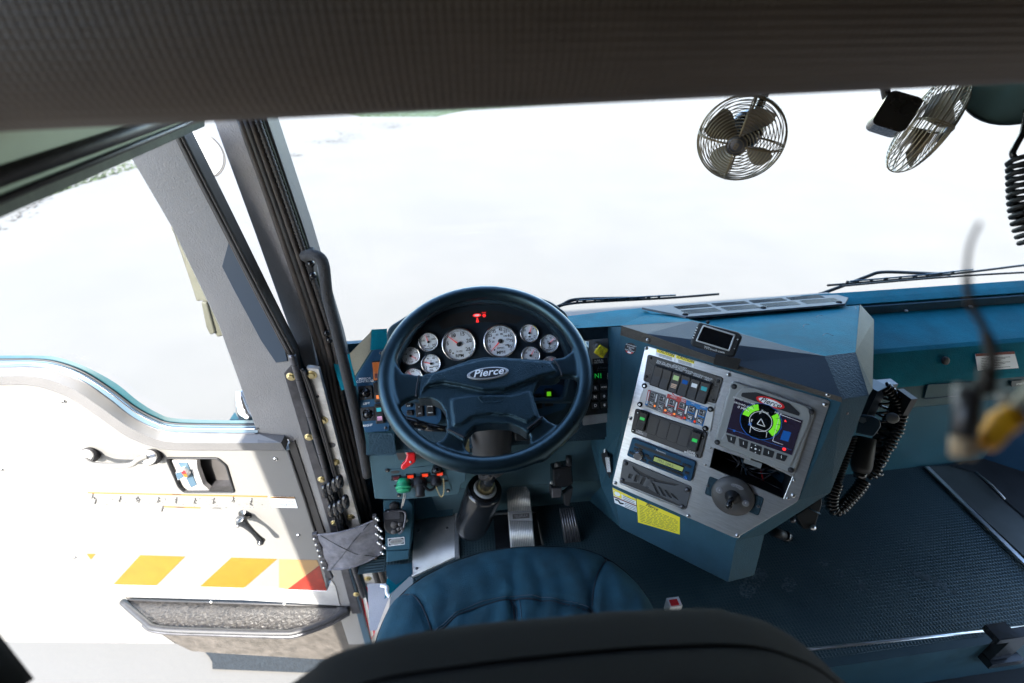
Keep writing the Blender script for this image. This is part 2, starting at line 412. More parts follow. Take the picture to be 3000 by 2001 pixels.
# raised diamond ribs of the rubber mat, a real relief in two directions
pitch = .0100
x = -.34
while x < 2.0:
    y0, y1 = (.52 if x > -.24 else .93), 1.12
    b.mesh([(x, y0, .0005), (x+.0035, y0, .0019), (x+.007, y0, .0005), (x, y1, .0005), (x+.0035, y1, .0019), (x+.007, y1, .0005)], [[0, 1, 4, 3], [1, 2, 5, 4]], 'floor_mat'); x += pitch
y = .52
while y < 1.12:
    xa = -.24 if y < .93 else -.40
    b.mesh([(xa, y, .0004), (xa, y+.003, .0017), (xa, y+.006, .0004), (2.0, y, .0004), (2.0, y+.003, .0017), (2.0, y+.006, .0004)], [[0, 1, 4, 3], [1, 2, 5, 4]], 'floor_mat'); y += pitch
struct(b.build('floor'))
b = MB()
b.box((.8, 1.135, .2), 1.25, .008, .55, 'console')
b.mesh([(-.445, .99, -.3), (-.445, 1.13, -.3), (-.445, 1.13, .8), (-.445, .99, .8)], [[0, 1, 2, 3]], 'console')
struct(b.build('firewall'))
# dust and scuffs tracked onto the mat
b = MB()
def dust(pts, z=.0024):
    q = [hz(u, v, z) for u, v in pts]
    pl = Pl((0, 0, z), X_, Z__)
    P = rounded([(p.x, p.y) for p in q], .03, 4); 
    lo = (min(p[0] for p in P), min(p[1] for p in P)); hi = (max(p[0] for p in P), max(p[1] for p in P))
    from mathutils.geometry import intersect_point_tri_2d
    def ins(x, y):
        c = False
        for i in range(len(P)):
            x1, y1 = P[i-1]; x2, y2 = P[i]
            if (y1 > y) != (y2 > y) and x < (x2-x1)*(y-y1)/(y2-y1)+x1: c = not c
        return c
    x = math.floor(lo[0]/pitch)*pitch-.34 % pitch
    while x < hi[0]:
        y = lo[1]
        while y < hi[1]:
            if ins(x, y) and rr.random() < .62:
                s = rr.uniform(.0015, .0045); b.mesh([(x-s, y-s*.5, z), (x+s, y-s*.3, z), (x+s*.8, y+s, z), (x-s, y+s*.7, z)], [[0, 1, 2, 3]], 'floor_dust')
            y += .0055
        x += .0055
dust(Z('H', (280, 800), (350, 850), (290, 930), (200, 1040), (130, 940), (180, 900)))
dust(Z('H', (430, 880), (500, 870), (530, 930), (500, 980), (440, 970), (415, 920)))
dust(Z('H', (780, 820), (820, 815), (835, 880), (810, 885)))
dust(Z('H', (1240, 820), (1420, 860), (1600, 990), (1560, 1010), (1400, 900), (1250, 850)))
dust(Z('H', (900, 900), (960, 890), (1010, 950), (960, 980)))
dust(Z('H', (670, 755), (720, 750), (735, 800), (700, 815), (670, 790)))
for i in range(260):
    p = hz(rr.uniform(1700, 2300), rr.uniform(1130, 1440), .0026); s = rr.uniform(.0008, .0022)
    b.mesh([(p.x-s, p.y-s, .0026), (p.x+s, p.y-s*.5, .0026), (p.x+s*.5, p.y+s, .0026)], [[0, 1, 2]], 'floor_dust')
struct(b.build('dust'), 'stuff')

b = MB()
b.box((.80, -.02, 1.66), 1.40, 1.16, .02, 'headliner')                # roof skin
b.box((.80, 1.12, 1.56), 1.40, .03, .10, 'headliner')              # header over the windshield
b.box((.9, -1.2, .75), 1.5, .02, 1.0, 'headliner')                 # rear bulkhead of the cab
b.box((2.18, .0, 1.2), .02, 1.15, .45, 'headliner')
struct(b.build('roof'))
# cab side behind the driver and an unseen crew door, added to shade the driver door
t = thing('cab_side_wall', 'grey cab side wall behind the driver door opening', 'wall', (-.5, -.5, .5))
b = MB(); b.box((-.52, -.56, .50), .02, .62, 1.13, 'door_paint'); b.build('wall_panel', t)
t = thing('crew_door_blocker', 'unseen solid crew door added behind the driver door to shade it', 'door', (-.8, -.30, .4))
b = MB(); b.box((-.86, -.32, .66), .31, .02, 1.36, 'white_panel'); b.build('blocker_panel', t)
b = MB(); b.tube([(-.9, -.29, .3), (-.9, -.26, .3), (-1.05, -.26, .3), (-1.05, -.29, .3)], .01, 'chrome', 8); b.build('blocker_handle', t)

# overhead console: padded box right in front of the lens
t = thing('overhead_console', 'dark perforated vinyl overhead panel spanning the top of the view, out of focus', 'overhead panel', (0, .4, 1.4))
A_ = hy(-60, 318, .40); B_ = hy(2420, 198, .40)
hx = (B_-A_).normalized(); pl = Pl(A_, hx, (0, -1, .0)); L = (B_-A_).length
prof = [(0, .30)]
for i in range(13):
    a = -math.pi/2*i/12
    prof.append((-.05+.05*math.cos(a), .072+.072*math.sin(a)))
prof += [(-.05-.20, .006), (-.30, .05), (-.30, .30)]
V = []; nseg = 60
for i in range(nseg+1):
    x = -.5+ (L+1.0)*i/nseg
    for c, z in prof: V.append(pl.W(x, z, c))
n = len(prof); F = [[i*n+k, i*n+k+1, (i+1)*n+k+1, (i+1)*n+k] for i in range(nseg) for k in range(n-1)]
b = MB(); b.mesh(V, F, 'headliner', True); b.build('padded_panel', t)

# driver door opening, upper rail
t = thing('door_frame_rail', 'blurred green-grey door opening rail with black seals at upper left', 'door frame', (-.45, .7, 1.33))
def rail_pt(u, v, k): # k 0 near .. 1 far
    return dep(u, v, .40+.45*k)
def band(pts_near, pts_far, m, b, thick=.03):
    (u0_, va, vb), (u1_, vc, vd) = pts_near, pts_far
    p = [rail_pt(u0_, va, 0), rail_pt(u0_, vb, 0), rail_pt(u1_, vd, 1), rail_pt(u1_, vc, 1)]
    o = Vector((-.03, .0, .0))*thick/.03
    q = [x+o for x in p]; b.mesh(p+q, [[0, 1, 2, 3], [4, 7, 6, 5], [0, 4, 5, 1], [1, 5, 6, 2], [2, 6, 7, 3], [3, 7, 4, 0]], m)
b = MB(); band((-60, 478, 528), (470, 268, 290), 'olive_trim', b); b.build('trim_rail', t)
b = MB(); band((-60, 440, 484), (470, 252, 270), 'sage', b); b.build('upper_rail', t)
b = MB(); b.tube([rail_pt(-60, 480, 0)+Vector((.003, 0, 0)), rail_pt(470, 266, 1)+Vector((.003, 0, 0))], .0035, 'seal', 8)
b.tube([rail_pt(-60, 425, 0), rail_pt(470, 244, 1)], .009, 'seal', 10); b.build('rubber_seal', t)
b = MB(); band((-60, 290, 425), (470, 235, 252), 'sage', b, .02); b.build('header_trim', t)

# ------------------------------------------------------------------ windshield
WS = Pl((0, 1.25, .70), X_, Vector((0, -math.cos(R(6)), -math.sin(R(6)))) * 1)
t = thing('windshield', 'large clear windshield pane with black beaded edging along the bottom', 'windshield', (.8, 1.25, .7))
b = MB(); b.prism(WS, [(-.40, -.02), (2.1, -.02), (2.1, .86), (-.40, .86)], -.003, .003, 'glass'); b.build('glass_pane', t)
b = MB()
for i in range(150):
    a = 1.22+i*.0058; b.box(WS.W(a, .073 + .008*math.sin((a-1.22)*3.6), .006), .0018, .002, .0028, 'ink')
b.build('edge_dots', t)
# ------------------------------------------------------------------ dashboard
DA = thing('dashboard', 'blue-grey pebbled dashboard running under the windshield behind the steering wheel', 'dashboard', (.5, 1.05, .5))
CE = R(30); CL = Pl(dep(1053, 790, 1.22), X_, (0, -math.cos(CE), math.sin(CE)))
# right (passenger) side dash: swept profile along x
profR = [(1.19, .772), (1.160, .765), (1.136, .757), (1.149, .728), (1.120, .722), (.965, .703), (.952, .697), (.905, .622), (.900, .612), (.872, .56), (.885, .545), (1.10, .50), (1.115, .0)]
V = []; n = len(profR); xs = [1.04, 1.2, 1.5, 1.8, 2.2]
for x in xs:
    for y, z in profR: V.append((x, y, z))
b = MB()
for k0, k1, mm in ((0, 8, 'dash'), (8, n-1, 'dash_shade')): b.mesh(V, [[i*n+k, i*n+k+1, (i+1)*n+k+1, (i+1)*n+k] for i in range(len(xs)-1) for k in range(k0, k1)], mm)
b.build('passenger_dash', DA)
# driver side body: cap behind the instruments
def quad(b, pts, m): b.mesh(pts, [list(range(len(pts)))], m)
b = MB()
# flat dash top between wheel and console
tl, tr = hz(1290, 706, .775), hz(1500, 712, .785)
q = [hz(1290, 704, .775), hz(1530, 704, .775), hz(1700, 735, .80), Z('B', (760, 138)), Z('B', (640, 138)), Z('B', (275, 170))]
Qz = lambda x, y, z: hz(*Z('Q', (x, y)), z)
quad(b, [Qz(15, 352, .770), Qz(430, 300, .772), Qz(460, 425, .80), Qz(15, 452, .798)], 'dash')
qa, qb, qc, qd, qe, qf, qg = Qz(430, 300, .772), Qz(640, 282, .770), Qz(700, 325, .783), Qz(985, 352, .80), Qz(1052, 392, .834), Qz(860, 400, .83), Qz(460, 425, .80)
for q_ in ((qa, qb, qc), (qa, qc, qg), (qc, qd, qf), (qc, qf, qg), (qd, qe, qf)): quad(b, list(q_), 'dash')
# front band under it, then the shifter panel face (on the CL plane)
P1 = [CL.at(1300, 748, .004), CL.at(1424, 744, .004), CL.at(1424, 1000, .0), CL.at(1300, 1010, .0)]
quad(b, P1, 'dash_rough')
# left wing: top facet, side facet painted as lit, face
lw = [CL.at(*Z('A', p)) for p in ((230, 432), (350, 425), (350, 580), (220, 590))]
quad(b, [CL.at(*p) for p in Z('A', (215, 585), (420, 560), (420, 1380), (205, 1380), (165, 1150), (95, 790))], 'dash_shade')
quad(b, lw, 'dash')
bk = Vector((0, .10, .03))
b.build('left_wing', DA); b = MB()
fl = [CL.at(*p) for p in Z('A', (215, 450), (215, 585), (95, 790), (60, 620), (62, 610))]
quad(b, [CL.at(*p) for p in Z('A', (232, 432), (232, 585), (105, 785), (80, 700), (65, 615), (215, 460))], 'side_lit_paint')
quad(b, [CL.at(*p) for p in Z('A', (62, 612), (100, 785), (120, 860), (0, 900), (-60, 700))], 'dash')
b.build('wing_side', DA)
# filler behind the steering wheel: below the gauges
b = MB(); quad(b, [CL.at(840, 900, -.012), CL.at(1440, 900, -.012), CL.at(1440, 1005, -.012), CL.at(840, 1045, -.012)], 'dash_rough')
b.build('lower_fascia', DA)
# knee block and lower dash
b = MB()
LPY = .962
LP = Pl(hy(1000, 1095, LPY), X_, (0, -math.cos(R(8)), math.sin(R(8))))
quad(b, [CL.at(*Z('A', (205, 1225)), .012), CL.at(*Z('A', (400, 1225)), .012), CL.at(*Z('A', (420, 1385)), .012), CL.at(*Z('A', (215, 1392)), .012)], 'dash_rough')
b.build('knee_block', DA)
b = MB()
b.prism(LP, [LP.L(p) for p in Z('M', (205, 300), (2300, 240), (2110, 620), (2115, 800), (2030, 860), (1975, 1060), (1890, 1075), (960, 1165), (480, 1165), (320, 1150), (240, 560))], -.02, 0, 'knee', bev=.003)
b.build('lower_panel', DA)
KB = Pl(hy(1300, 1060, 1.08), X_, (0, -math.cos(R(22)), math.sin(R(22))))
b = MB()
quad(b, [CL.at(1015, 985, -.02), CL.at(1432, 972, -.02), KB.at(1425, 1005), KB.at(1000, 1030)], 'knee')
quad(b, [KB.at(985, 1020), KB.at(1440, 995), KB.at(1440, 1100), KB.at(985, 1125)], 'knee')
quad(b, [KB.at(985, 1125), KB.at(1440, 1100), Vector((.52, 1.12, .0)), Vector((-.16, 1.12, 0))], 'knee')
b.build('knee_panel', DA)
b = MB(); FW = Pl((0, 1.105, 0), X_, (0, -1, 0))
quad(b, [FW.at(*p) for p in Z('M', (960, 1160), (1890, 1070), (1850, 1480), (1100, 1570))], 'console')
quad(b, [FW.at(*p) for p in Z('M', (400, 1100), (980, 1150), (1150, 1600), (400, 1600))], 'console')
b.build('kick_panel', DA)
# ---- instrument cowl
b = MB()
hoodo = Z('A', (350, 790), (345, 420), (540, 300), (700, 205), (900, 165), (1150, 150), (1400, 160), (1600, 210), (1735, 310), (1745, 400), (1790, 560), (1800, 1000), (360, 1000))
hoodi = Z('A', (440, 775), (440, 690), (500, 560), (580, 440), (700, 325), (850, 260), (1050, 230), (1250, 240), (1450, 300), (1590, 400), (1680, 520), (1725, 620), (1740, 780), (1700, 960), (460, 960))
b.prism(CL, rounded([CL.L(p, .035) for p in hoodo], .02), -.03, .035, 'dash_rough', bev=.006, holes=[rounded([CL.L(p, .035) for p in hoodi], .015)])
b.build('instrument_cowl', DA)
b = MB(); b.prism(CL, [CL.L(p) for p in Z('A', (400, 980), (400, 700), (480, 480), (640, 330), (850, 230), (1150, 190), (1450, 240), (1650, 400), (1760, 640), (1770, 980))], -.02, 0, 'board')
b.prism(CL, [CL.L(p) for p in Z('A', (770, 430), (740, 380), (830, 320), (1000, 285), (1200, 290), (1400, 340), (1340, 385), (1100, 375), (880, 400))], 0, .002, 'black')
b.build('gauge_board', DA)
b = MB()   # warning lamps
c = CL.L(Z('A', (1038, 323))); b.prism(CL, circ(*c, .011, 20, .0045), .002, .003, 'lit_red'); b.prism(CL, circ(*c, .007, 16, .0025), .003, .0036, 'lit_white')
c = CL.L(Z('A', (1093, 325))); b.prism(CL, circ(*c, .0045, 16), .002, .003, 'lit_red'); b.text(CL, c, .008, '!', 'black', .0034); b.text(CL, (c[0], c[1]+.0075), .005, 'PARK', 'lit_red', .0034)
c = CL.L(Z('A', (1041, 360))); b.prism(CL, [(c[0]-.004, c[1]-.006), (c[0]+.004, c[1]-.006), (c[0]+.0025, c[1]+.002), (c[0]-.0025, c[1]+.002)], .002, .003, 'lit_red'); b.disc(CL, (c[0], c[1]+.0045), .0023, .0032, 'lit_red')
b.build('warning_lamps', DA)
# ---- gauges
def gauge(cx, cy, rpx, name_, nums, needle, sub=None, red=True, icon=None, a0=225, a1=-45, inner=None, tri=20, top=None):
    c = CL.L(Z('A', (cx, cy))); r = rpx/2.6122*KD*CL.mpp(Z('A', (cx, cy)))
    b = MB(); p = CL.W(c[0], c[1], 0)
    b.lathe(p, CL.n, [(r*1.0, 0), (r*1.02, .006), (r*.99, .0095), (r*.93, .010), (r*.89, .0065)], 'chrome', 40, cap=False)
    g = b.build('gauge', DA)
    b = MB(); b.disc(CL, c, r*.91, .005, 'dial', 40)
    for i in range(tri+1):
        a = R(a0+(a1-a0)*i/tri); r1 = r*.88; r2 = r*(.80 if i % 5 else .74)
        t_ = (-math.sin(a), math.cos(a)); k = r*.010
        b.mesh([CL.W(c[0]+math.cos(a)*q+t_[0]*s*k, c[1]+math.sin(a)*q+t_[1]*s*k, .0054) for q, s in ((r1, -1), (r1, 1), (r2, 1), (r2, -1))], [[0, 1, 2, 3]], 'ink')
    arc = [R(a0+(a1-a0)*i/32) for i in range(33)]
    b.mesh([CL.W(c[0]+math.cos(a)*r*q, c[1]+math.sin(a)*r*q, .0053) for a in arc for q in (.775, .79)], [[2*i, 2*i+1, 2*i+3, 2*i+2] for i in range(32)], 'ink')
    for s_, a, q, z in nums: b.text(CL, (c[0]+math.cos(R(a))*r*q, c[1]+math.sin(R(a))*r*q), r*z*1.2, s_, 'ink', .0056, bold=True)
    b.text(CL, (c[0], c[1]-r*.68), r*.26, name_, 'ink', .0056, bold=True)
    if sub: b.text(CL, (c[0]+sub[1]*r, c[1]+sub[2]*r), r*.17, sub[0], 'ink', .0056)
    for sx in (-.5, .5) if r < .04 else (-.38,): b.disc(CL, (c[0]+sx*r, c[1]-.5*r), r*.05, .0056, 'ink', 10)
    if icon:
        for q in icon: b.mesh([CL.W(c[0]+x*r, c[1]+y*r, .0056) for x, y in q], [list(range(len(q)))], 'ink')
    b.build('dial_face', g)
    b = MB(); a = R(needle); d = (math.cos(a), math.sin(a)); e = (-d[1], d[0]); k = r*.035
    b.mesh([CL.W(c[0]+e[0]*k, c[1]+e[1]*k, .008), CL.W(c[0]-e[0]*k, c[1]-e[1]*k, .008), CL.W(c[0]+d[0]*r*.80-e[0]*k*.25, c[1]+d[1]*r*.80-e[1]*k*.25, .008), CL.W(c[0]+d[0]*r*.80+e[0]*k*.25, c[1]+d[1]*r*.80+e[1]*k*.25, .008)], [[0, 1, 2, 3]], 'needle')
    b.lathe(CL.W(c[0], c[1], .005), CL.n, [(r*.135, 0), (r*.13, .004), (r*.09, .005)], 'ink', 20)
    b.build('needle', g)
oil = [[(-.2, -.32), (.12, -.32), (.18, -.42), (-.2, -.42)], [(.12, -.34), (.3, -.28), (.32, -.32), (.16, -.42)]]
bat = [[(-.12, -.3), (.12, -.3), (.12, -.45), (-.12, -.45)]]
thm = [[(-.02, -.2), (.02, -.2), (.02, -.42), (-.02, -.42)], [(-.18, -.44), (.18, -.44), (.18, -.47), (-.18, -.47)]]
gauge(900, 545, 130, 'RPM', [('0', 215, .66, .25), ('5', 172, .66, .25), ('10', 118, .62, .25), ('15', 68, .64, .25), ('20', 16, .62, .25), ('25', -32, .62, .25)], 139, ('X100', 0, -.42), tri=50)
gauge(1215, 520, 128, 'MPH', [('5', 205, .68, .2), ('15', 177, .68, .2), ('25', 147, .68, .2), ('35', 118, .68, .2), ('45', 84, .68, .2), ('55', 58, .66, .2), ('65', 27, .66, .2), ('75', -2, .66, .2), ('85', -33, .66, .2),
      ('20', 182, .43, .13), ('40', 150, .42, .13), ('60', 113, .42, .13), ('80', 75, .42, .13), ('100', 42, .42, .13), ('120', 8, .45, .13), ('140', -35, .45, .13)], 224, ('KM/H', 0, -.42), tri=60)
gauge(668, 527, 75, 'WATER', [('140', 218, .6, .2), ('170', 165, .58, .2), ('200', 92, .56, .2), ('230', 28, .58, .2), ('260', -32, .6, .2)], 110, None, icon=thm)
gauge(533, 632, 73, 'DEF', [('E', 215, .6, .2), ('1/4', 160, .58, .2), ('1/2', 92, .6, .2), ('3/4', 28, .6, .2), ('F', -32, .55, .2)], -33, None, icon=thm)
gauge(688, 692, 75, 'OIL', [('0', 215, .6, .2), ('20', 165, .58, .2), ('40', 118, .6, .2), ('60', 62, .62, .2), ('80', 10, .6, .2), ('100', -32, .62, .2)], 163, ('PSI', 0, .26), icon=oil)
gauge(552, 795, 74, 'TRANS', [('140', 205, .6, .2), ('200', 92, .6, .2), ('260', -5, .6, .2)], 128)
gauge(1437, 460, 71, 'VOLTS', [('10', 218, .6, .2), ('12', 145, .6, .2), ('14', 45, .6, .2), ('16', -32, .6, .2)], 68, None, icon=bat)
gauge(1588, 538, 71, 'FRONT', [('30', 172, .6, .18), ('60', 118, .6, .18), ('90', 72, .6, .18), ('120', 20, .6, .18), ('150', -30, .6, .18)], 42, ('PSI', -.1, .22), icon=thm)
gauge(1447, 630, 72, 'FUEL', [('E', 215, .6, .2), ('1/4', 150, .58, .2), ('1/2', 98, .6, .2), ('3/4', 30, .6, .2), ('F', -32, .6, .2)], 56)
gauge(1600, 705, 72, 'REAR', [('60', 118, .6, .18), ('90', 65, .6, .18)], 75)
b = MB()  # ring of yellow on the volt gauge
c = CL.L(Z('A', (1437, 460))); 
b.mesh([CL.W(c[0]+math.cos(R(a))*q, c[1]+math.sin(R(a))*q, .0068) for a in range(-20, 61, 8) for q in (.0215, .0228)], [[2*i, 2*i+1, 2*i+3, 2*i+2] for i in range(10)], 'label_yellow')
b.build('coloured_arc', DA)

def pz(pl, k, pts, c=0): return [pl.L(p, c) for p in (Z(k, *pts) if len(pts) > 1 else [Z(k, *pts)])]
def rock(pl, ab, w_, h_, c, m, parent, name='rocker_switch', lamps=(), base=True, rot=0, ribs=True, tilt=.004):
    b = MB(); a0, b0 = ab
    cr, sr = math.cos(rot), math.sin(rot); T = lambda x, y: (a0+x*cr-y*sr, b0+x*sr+y*cr)
    if base: b.prism(pl, rounded([T(-w_*.62, -h_*.58), T(w_*.62, -h_*.58), T(w_*.62, h_*.58), T(-w_*.62, h_*.58)], w_*.18), c, c+.004, 'black', bev=.001)
    # rocker body: saddle shaped
    N = 8; V = []; Fc = []
    for i in range(N+1):
        y = -h_/2+h_*i/N; zz = c+.006+tilt*abs(i-N/2)/(N/2)+tilt*.8*(i/N)
        for x in (-.5, -.42, .42, .5): 
            p = T(x*w_, y); V.append(pl.W(p[0], p[1], zz if abs(x) < .45 else zz-.0015))
    for i in range(N):
        for k in range(3): Fc.append([i*4+k, i*4+k+1, (i+1)*4+k+1, (i+1)*4+k])
    b.mesh(V, Fc, m)
    for e in (0, N):
        y = -h_/2 + h_*e/N; P = [T(-.5*w_, y), T(.5*w_, y)]; b.mesh([pl.W(*P[0], c), pl.W(*P[1], c), V[e*4+3], V[e*4]], [[0, 1, 2, 3]], m)
    for sx in (0, 3):
        x = (-.5 if sx == 0 else .5)*w_
        b.mesh([pl.W(*T(x, -h_/2), c)]+[V[i*4+sx] for i in range(N+1)]+[pl.W(*T(x, h_/2), c)], [list(range(N+3))], m)
    if ribs:
        for k in range(4):
            y = -h_*(.16+.075*k); zz = c+.007+tilt*abs(y)/(h_/2)+tilt*.8*(.5+y/h_); p = T(0, y)
            b.box(pl.W(p[0], p[1], zz), w_*.36, h_*.012, .0007, 'moulded', (pl.h*cr+pl.v*sr, pl.v*cr-pl.h*sr, pl.n))
    o = b.build(name, parent)
    for (fy, fh, mm) in lamps:
        l = MB(); y = fy*h_; zz = c+.0075+tilt*abs(fy)*2+tilt*.8*(.5+fy)
        l.prism(pl, [T(-w_*.3, y-fh*h_), T(w_*.3, y-fh*h_), T(w_*.3, y+fh*h_), T(-w_*.3, y+fh*h_)], zz-.002, zz, mm); l.build('indicator', o if parent.type == 'EMPTY' else parent)
    return o
# ---- left switch panel
b = MB(); lpn = pz(CL, 'O', ((385, 130), (560, 125), (620, 700), (635, 1250), (625, 1375), (260, 1400), (110, 560)), .004)
b.prism(CL, rounded(lpn, .006), 0, .004, 'panel_blue', bev=.001)
for q in ((498, 178), (573, 1322)): b.bolt(CL, pz(CL, 'O', (q,), .004)[0], .0042, .004, 'steel_dark', 'ink')
for s_, q, z in (('MIRROR\nCONTROLS', (258, 592), .0085), ('LEFT', (280, 952), .0085), ('RIGHT', (303, 1287), .0085)): b.text(CL, pz(CL, 'O', (q,), .004)[0], z, s_, 'white', .0046)
SP = b.build('switch_panel', DA)
for q in ((268, 785), (308, 1108)):
    c = pz(CL, 'O', (q,), .004)[0]; b = MB()
    b.prism(CL, rounded([(c[0]-.018, c[1]-.018), (c[0]+.018, c[1]-.018), (c[0]+.018, c[1]+.018), (c[0]-.018, c[1]+.018)], .003), .004, .009, 'black', bev=.001, holes=[circ(*c, .0135, 20)])
    b.disc(CL, c, .0135, .0052, 'black_gloss', 20)
    for k in range(4):
        a = math.pi/2*k; x, y = math.cos(a), math.sin(a)
        b.mesh([CL.W(c[0]+x*.012-y*.004, c[1]+y*.012+x*.004, .0096), CL.W(c[0]+x*.012+y*.004, c[1]+y*.012-x*.004, .0096), CL.W(c[0]+x*.0145, c[1]+y*.0145, .0097)], [[0, 1, 2]], 'steel_blue')
    b.lathe(CL.W(c[0], c[1], .005), CL.n, [(.011, 0), (.010, .004), (.005, .005), (.0045, .009), (.0075, .012), (.0065, .0155), (.002, .0165)], 'black_gloss', 14)
    b.build('mirror_joystick', SP)
c = pz(CL, 'O', ((440, 450),))[0]; rock(CL, (c[0]+.004, c[1]), .023, .046, .004, 'amber', SP, 'hazard_switch', lamps=((-.28, .13, 'red_dk'),))
c = pz(CL, 'O', ((470, 775),))[0]; rock(CL, (c[0]+.002, c[1]), .022, .046, .004, 'black', SP, 'rocker_switch', lamps=((-.25, .1, 'lit_orange'),))
c = pz(CL, 'O', ((493, 1098),))[0]; rock(CL, c, .020, .046, .004, 'black', SP, 'rocker_switch', lamps=((.25, .11, 'teal_card'), (-.25, .11, 'pink')))
# ---- switch pods either side of the column
def pod(pts, nm):
    b = MB(); b.prism(CL, rounded(pz(CL, 'A', pts, .004), .012), -.01, .004, 'knee', bev=.002); b.prism(CL, inset(rounded(pz(CL, 'A', pts, .004), .012), .006), .004, .0046, 'panel_blue')
    return b.build(nm, DA)
P2 = pod(((470, 960), (740, 960), (750, 1120), (700, 1160), (600, 1150), (480, 1090)), 'light_switch_pod')
for q, ww, hh, tx in (((518, 1003), .014, .012, 'E-N'), ((527, 1068), .014, .012, ''), ((600, 1040), .017, .035, 'OFF'), ((683, 1035), .018, .035, 'PANEL')):
    c = pz(CL, 'A', (q,), .004)[0]; o = rock(CL, c, ww, hh, .0046, 'black', P2, 'rocker_switch', ribs=False, tilt=.002)
    if tx:
        b = MB(); b.text(CL, (c[0], c[1]-hh*.28), .0045, tx, 'white', .0145)
        if hh > .02: b.text(CL, (c[0], c[1]+hh*.2), .0045, tx if tx == 'PANEL' else 'D', 'white', .0145)
        b.build('switch_lettering', P2)
P3 = pod(((1480, 870), (1680, 868), (1720, 900), (1710, 1020), (1540, 1080), (1490, 1060)), 'idle_switch_pod')
c = pz(CL, 'A', ((1585, 950),), .004)[0]; rock(CL, c, .019, .042, .0046, 'black', P3, 'idle_switch', lamps=((.26, .14, 'lit_lime'),), ribs=False)
b = MB(); b.text(CL, (c[0], c[1]-.012), .0045, 'ON/HI\nIDLE', 'white', .0145); b.build('switch_lettering', P3)
c = pz(CL, 'A', ((1505, 980),), .004)[0]; rock(CL, c, .017, .035, .0046, 'black', P3, 'idle_switch', ribs=False)
# ---- gear selector panel
b = MB(); b.prism(CL, rounded(pz(CL, 'P', ((-60, 240), (450, 195), (492, 1425), (-60, 1500)), .008), .004), .004, .008, 'alu_dull', bev=.001)
for q in ((405, 245), (440, 1383)): b.bolt(CL, pz(CL, 'P', (q,), .008)[0], .0048, .008, 'steel', 'ink')
c = pz(CL, 'P', ((400, 110),), .008)[0]; b.bolt(CL, c, .0055, .004, 'steel', 'ink')
GP = b.build('selector_plate', DA)
b = MB(); b.prism(CL, rounded(pz(CL, 'P', ((-60, 600), (385, 585), (415, 1310), (-60, 1360)), .013), .006), .008, .013, 'black_gloss', bev=.002)
b.prism(CL, rounded(pz(CL, 'P', ((60, 715), (262, 712), (270, 815), (60, 830)), .014), .003), .013, .014, 'scr_black')
b.text(CL, pz(CL, 'P', ((230, 645),), .014)[0], .011, 'Allison', 'moulded', .0134)
b.text(CL, pz(CL, 'P', ((225, 685),), .014)[0], .005, 'TRANSMISSION', 'moulded', .0134)
for q, r_ in (((143, 765), math.pi), ((203, 765), math.pi)):
    b.text(CL, pz(CL, 'P', (q,), .014)[0], .018, 'N' if q[0] < 150 else '1', 'lit_green', .0145)
for k, ch in enumerate('SELECT'): b.text(CL, pz(CL, 'P', ((305, 725+k*17),), .014)[0], .004, ch, 'white', .0136)
SE = b.build('gear_selector', DA)
for q, tx in (((125, 945), 'R'), ((120, 1075), 'N'), ((125, 1205), 'D'), ((250, 930), 'MODE'), ((253, 1065), '+'), ((258, 1195), '-')):
    c = pz(CL, 'P', (q,), .016)[0]; b = MB(); b.prism(CL, rounded([(c[0]-.0095, c[1]-.0085), (c[0]+.0095, c[1]-.0085), (c[0]+.0095, c[1]+.0085), (c[0]-.0095, c[1]+.0085)], .002), .013, .016, 'black', bev=.001)
    if tx in '+-':
        s = 1 if tx == '+' else -1
        b.mesh([CL.W(c[0]-.004, c[1]-.0005*s, .0163), CL.W(c[0]+.004, c[1]-.0005*s, .0163), CL.W(c[0], c[1]+.0045*s, .0163)], [[0, 1, 2]], 'white'); b.box(CL.W(c[0], c[1]-.0022*s, .0162), .002, .0001, .0012, 'white', (CL.h, CL.n, CL.v))
    else: b.text(CL, c, .011 if len(tx) < 2 else .0055, tx, 'white', .0163, bold=True)
    b.build('key', SE)
b = MB(); b.prism(CL, pz(CL, 'P', ((80, 510), (300, 495), (305, 590), (85, 600)), .0095), .008, .0095, 'ink'); b.text(CL, pz(CL, 'P', ((175, 552),), .0095)[0], .0065, 'PUMP IN\nNEUTRAL', 'white', .0098); b.build('placard', DA)
c = pz(CL, 'P', ((150, 330),), .01)[0]; c2 = pz(CL, 'P', ((218, 400),), .034)[0]
b = MB(); b.lathe(CL.W(c[0], c[1], .008), CL.n, [(.013, 0), (.013, .004), (.009, .006), (.009, .02)], 'steel', 6, smooth=False)
b.prism(CL, rounded([(c2[0]+.0195*math.cos(a)*1.02, c2[1]+.0195*math.sin(a)*1.02) for a in (R(8), R(98), R(188), R(278))], .004), .020, .034, 'yellow', bev=.003)
for tx, dx, dy, ro in (('SYSTEM\nPARK', 0, 0, R(80)), ('PUSH TO', .006, -.007, R(35)), ('RELEASE', .008, .006, R(-50)), ('TO APPLY', -.006, .008, R(40))): b.text(CL, (c2[0]+dx, c2[1]+dy), .0058 if dx == 0 else .0032, tx, 'ink', .0343, rot=ro)
b.build('parking_brake_knob', DA)

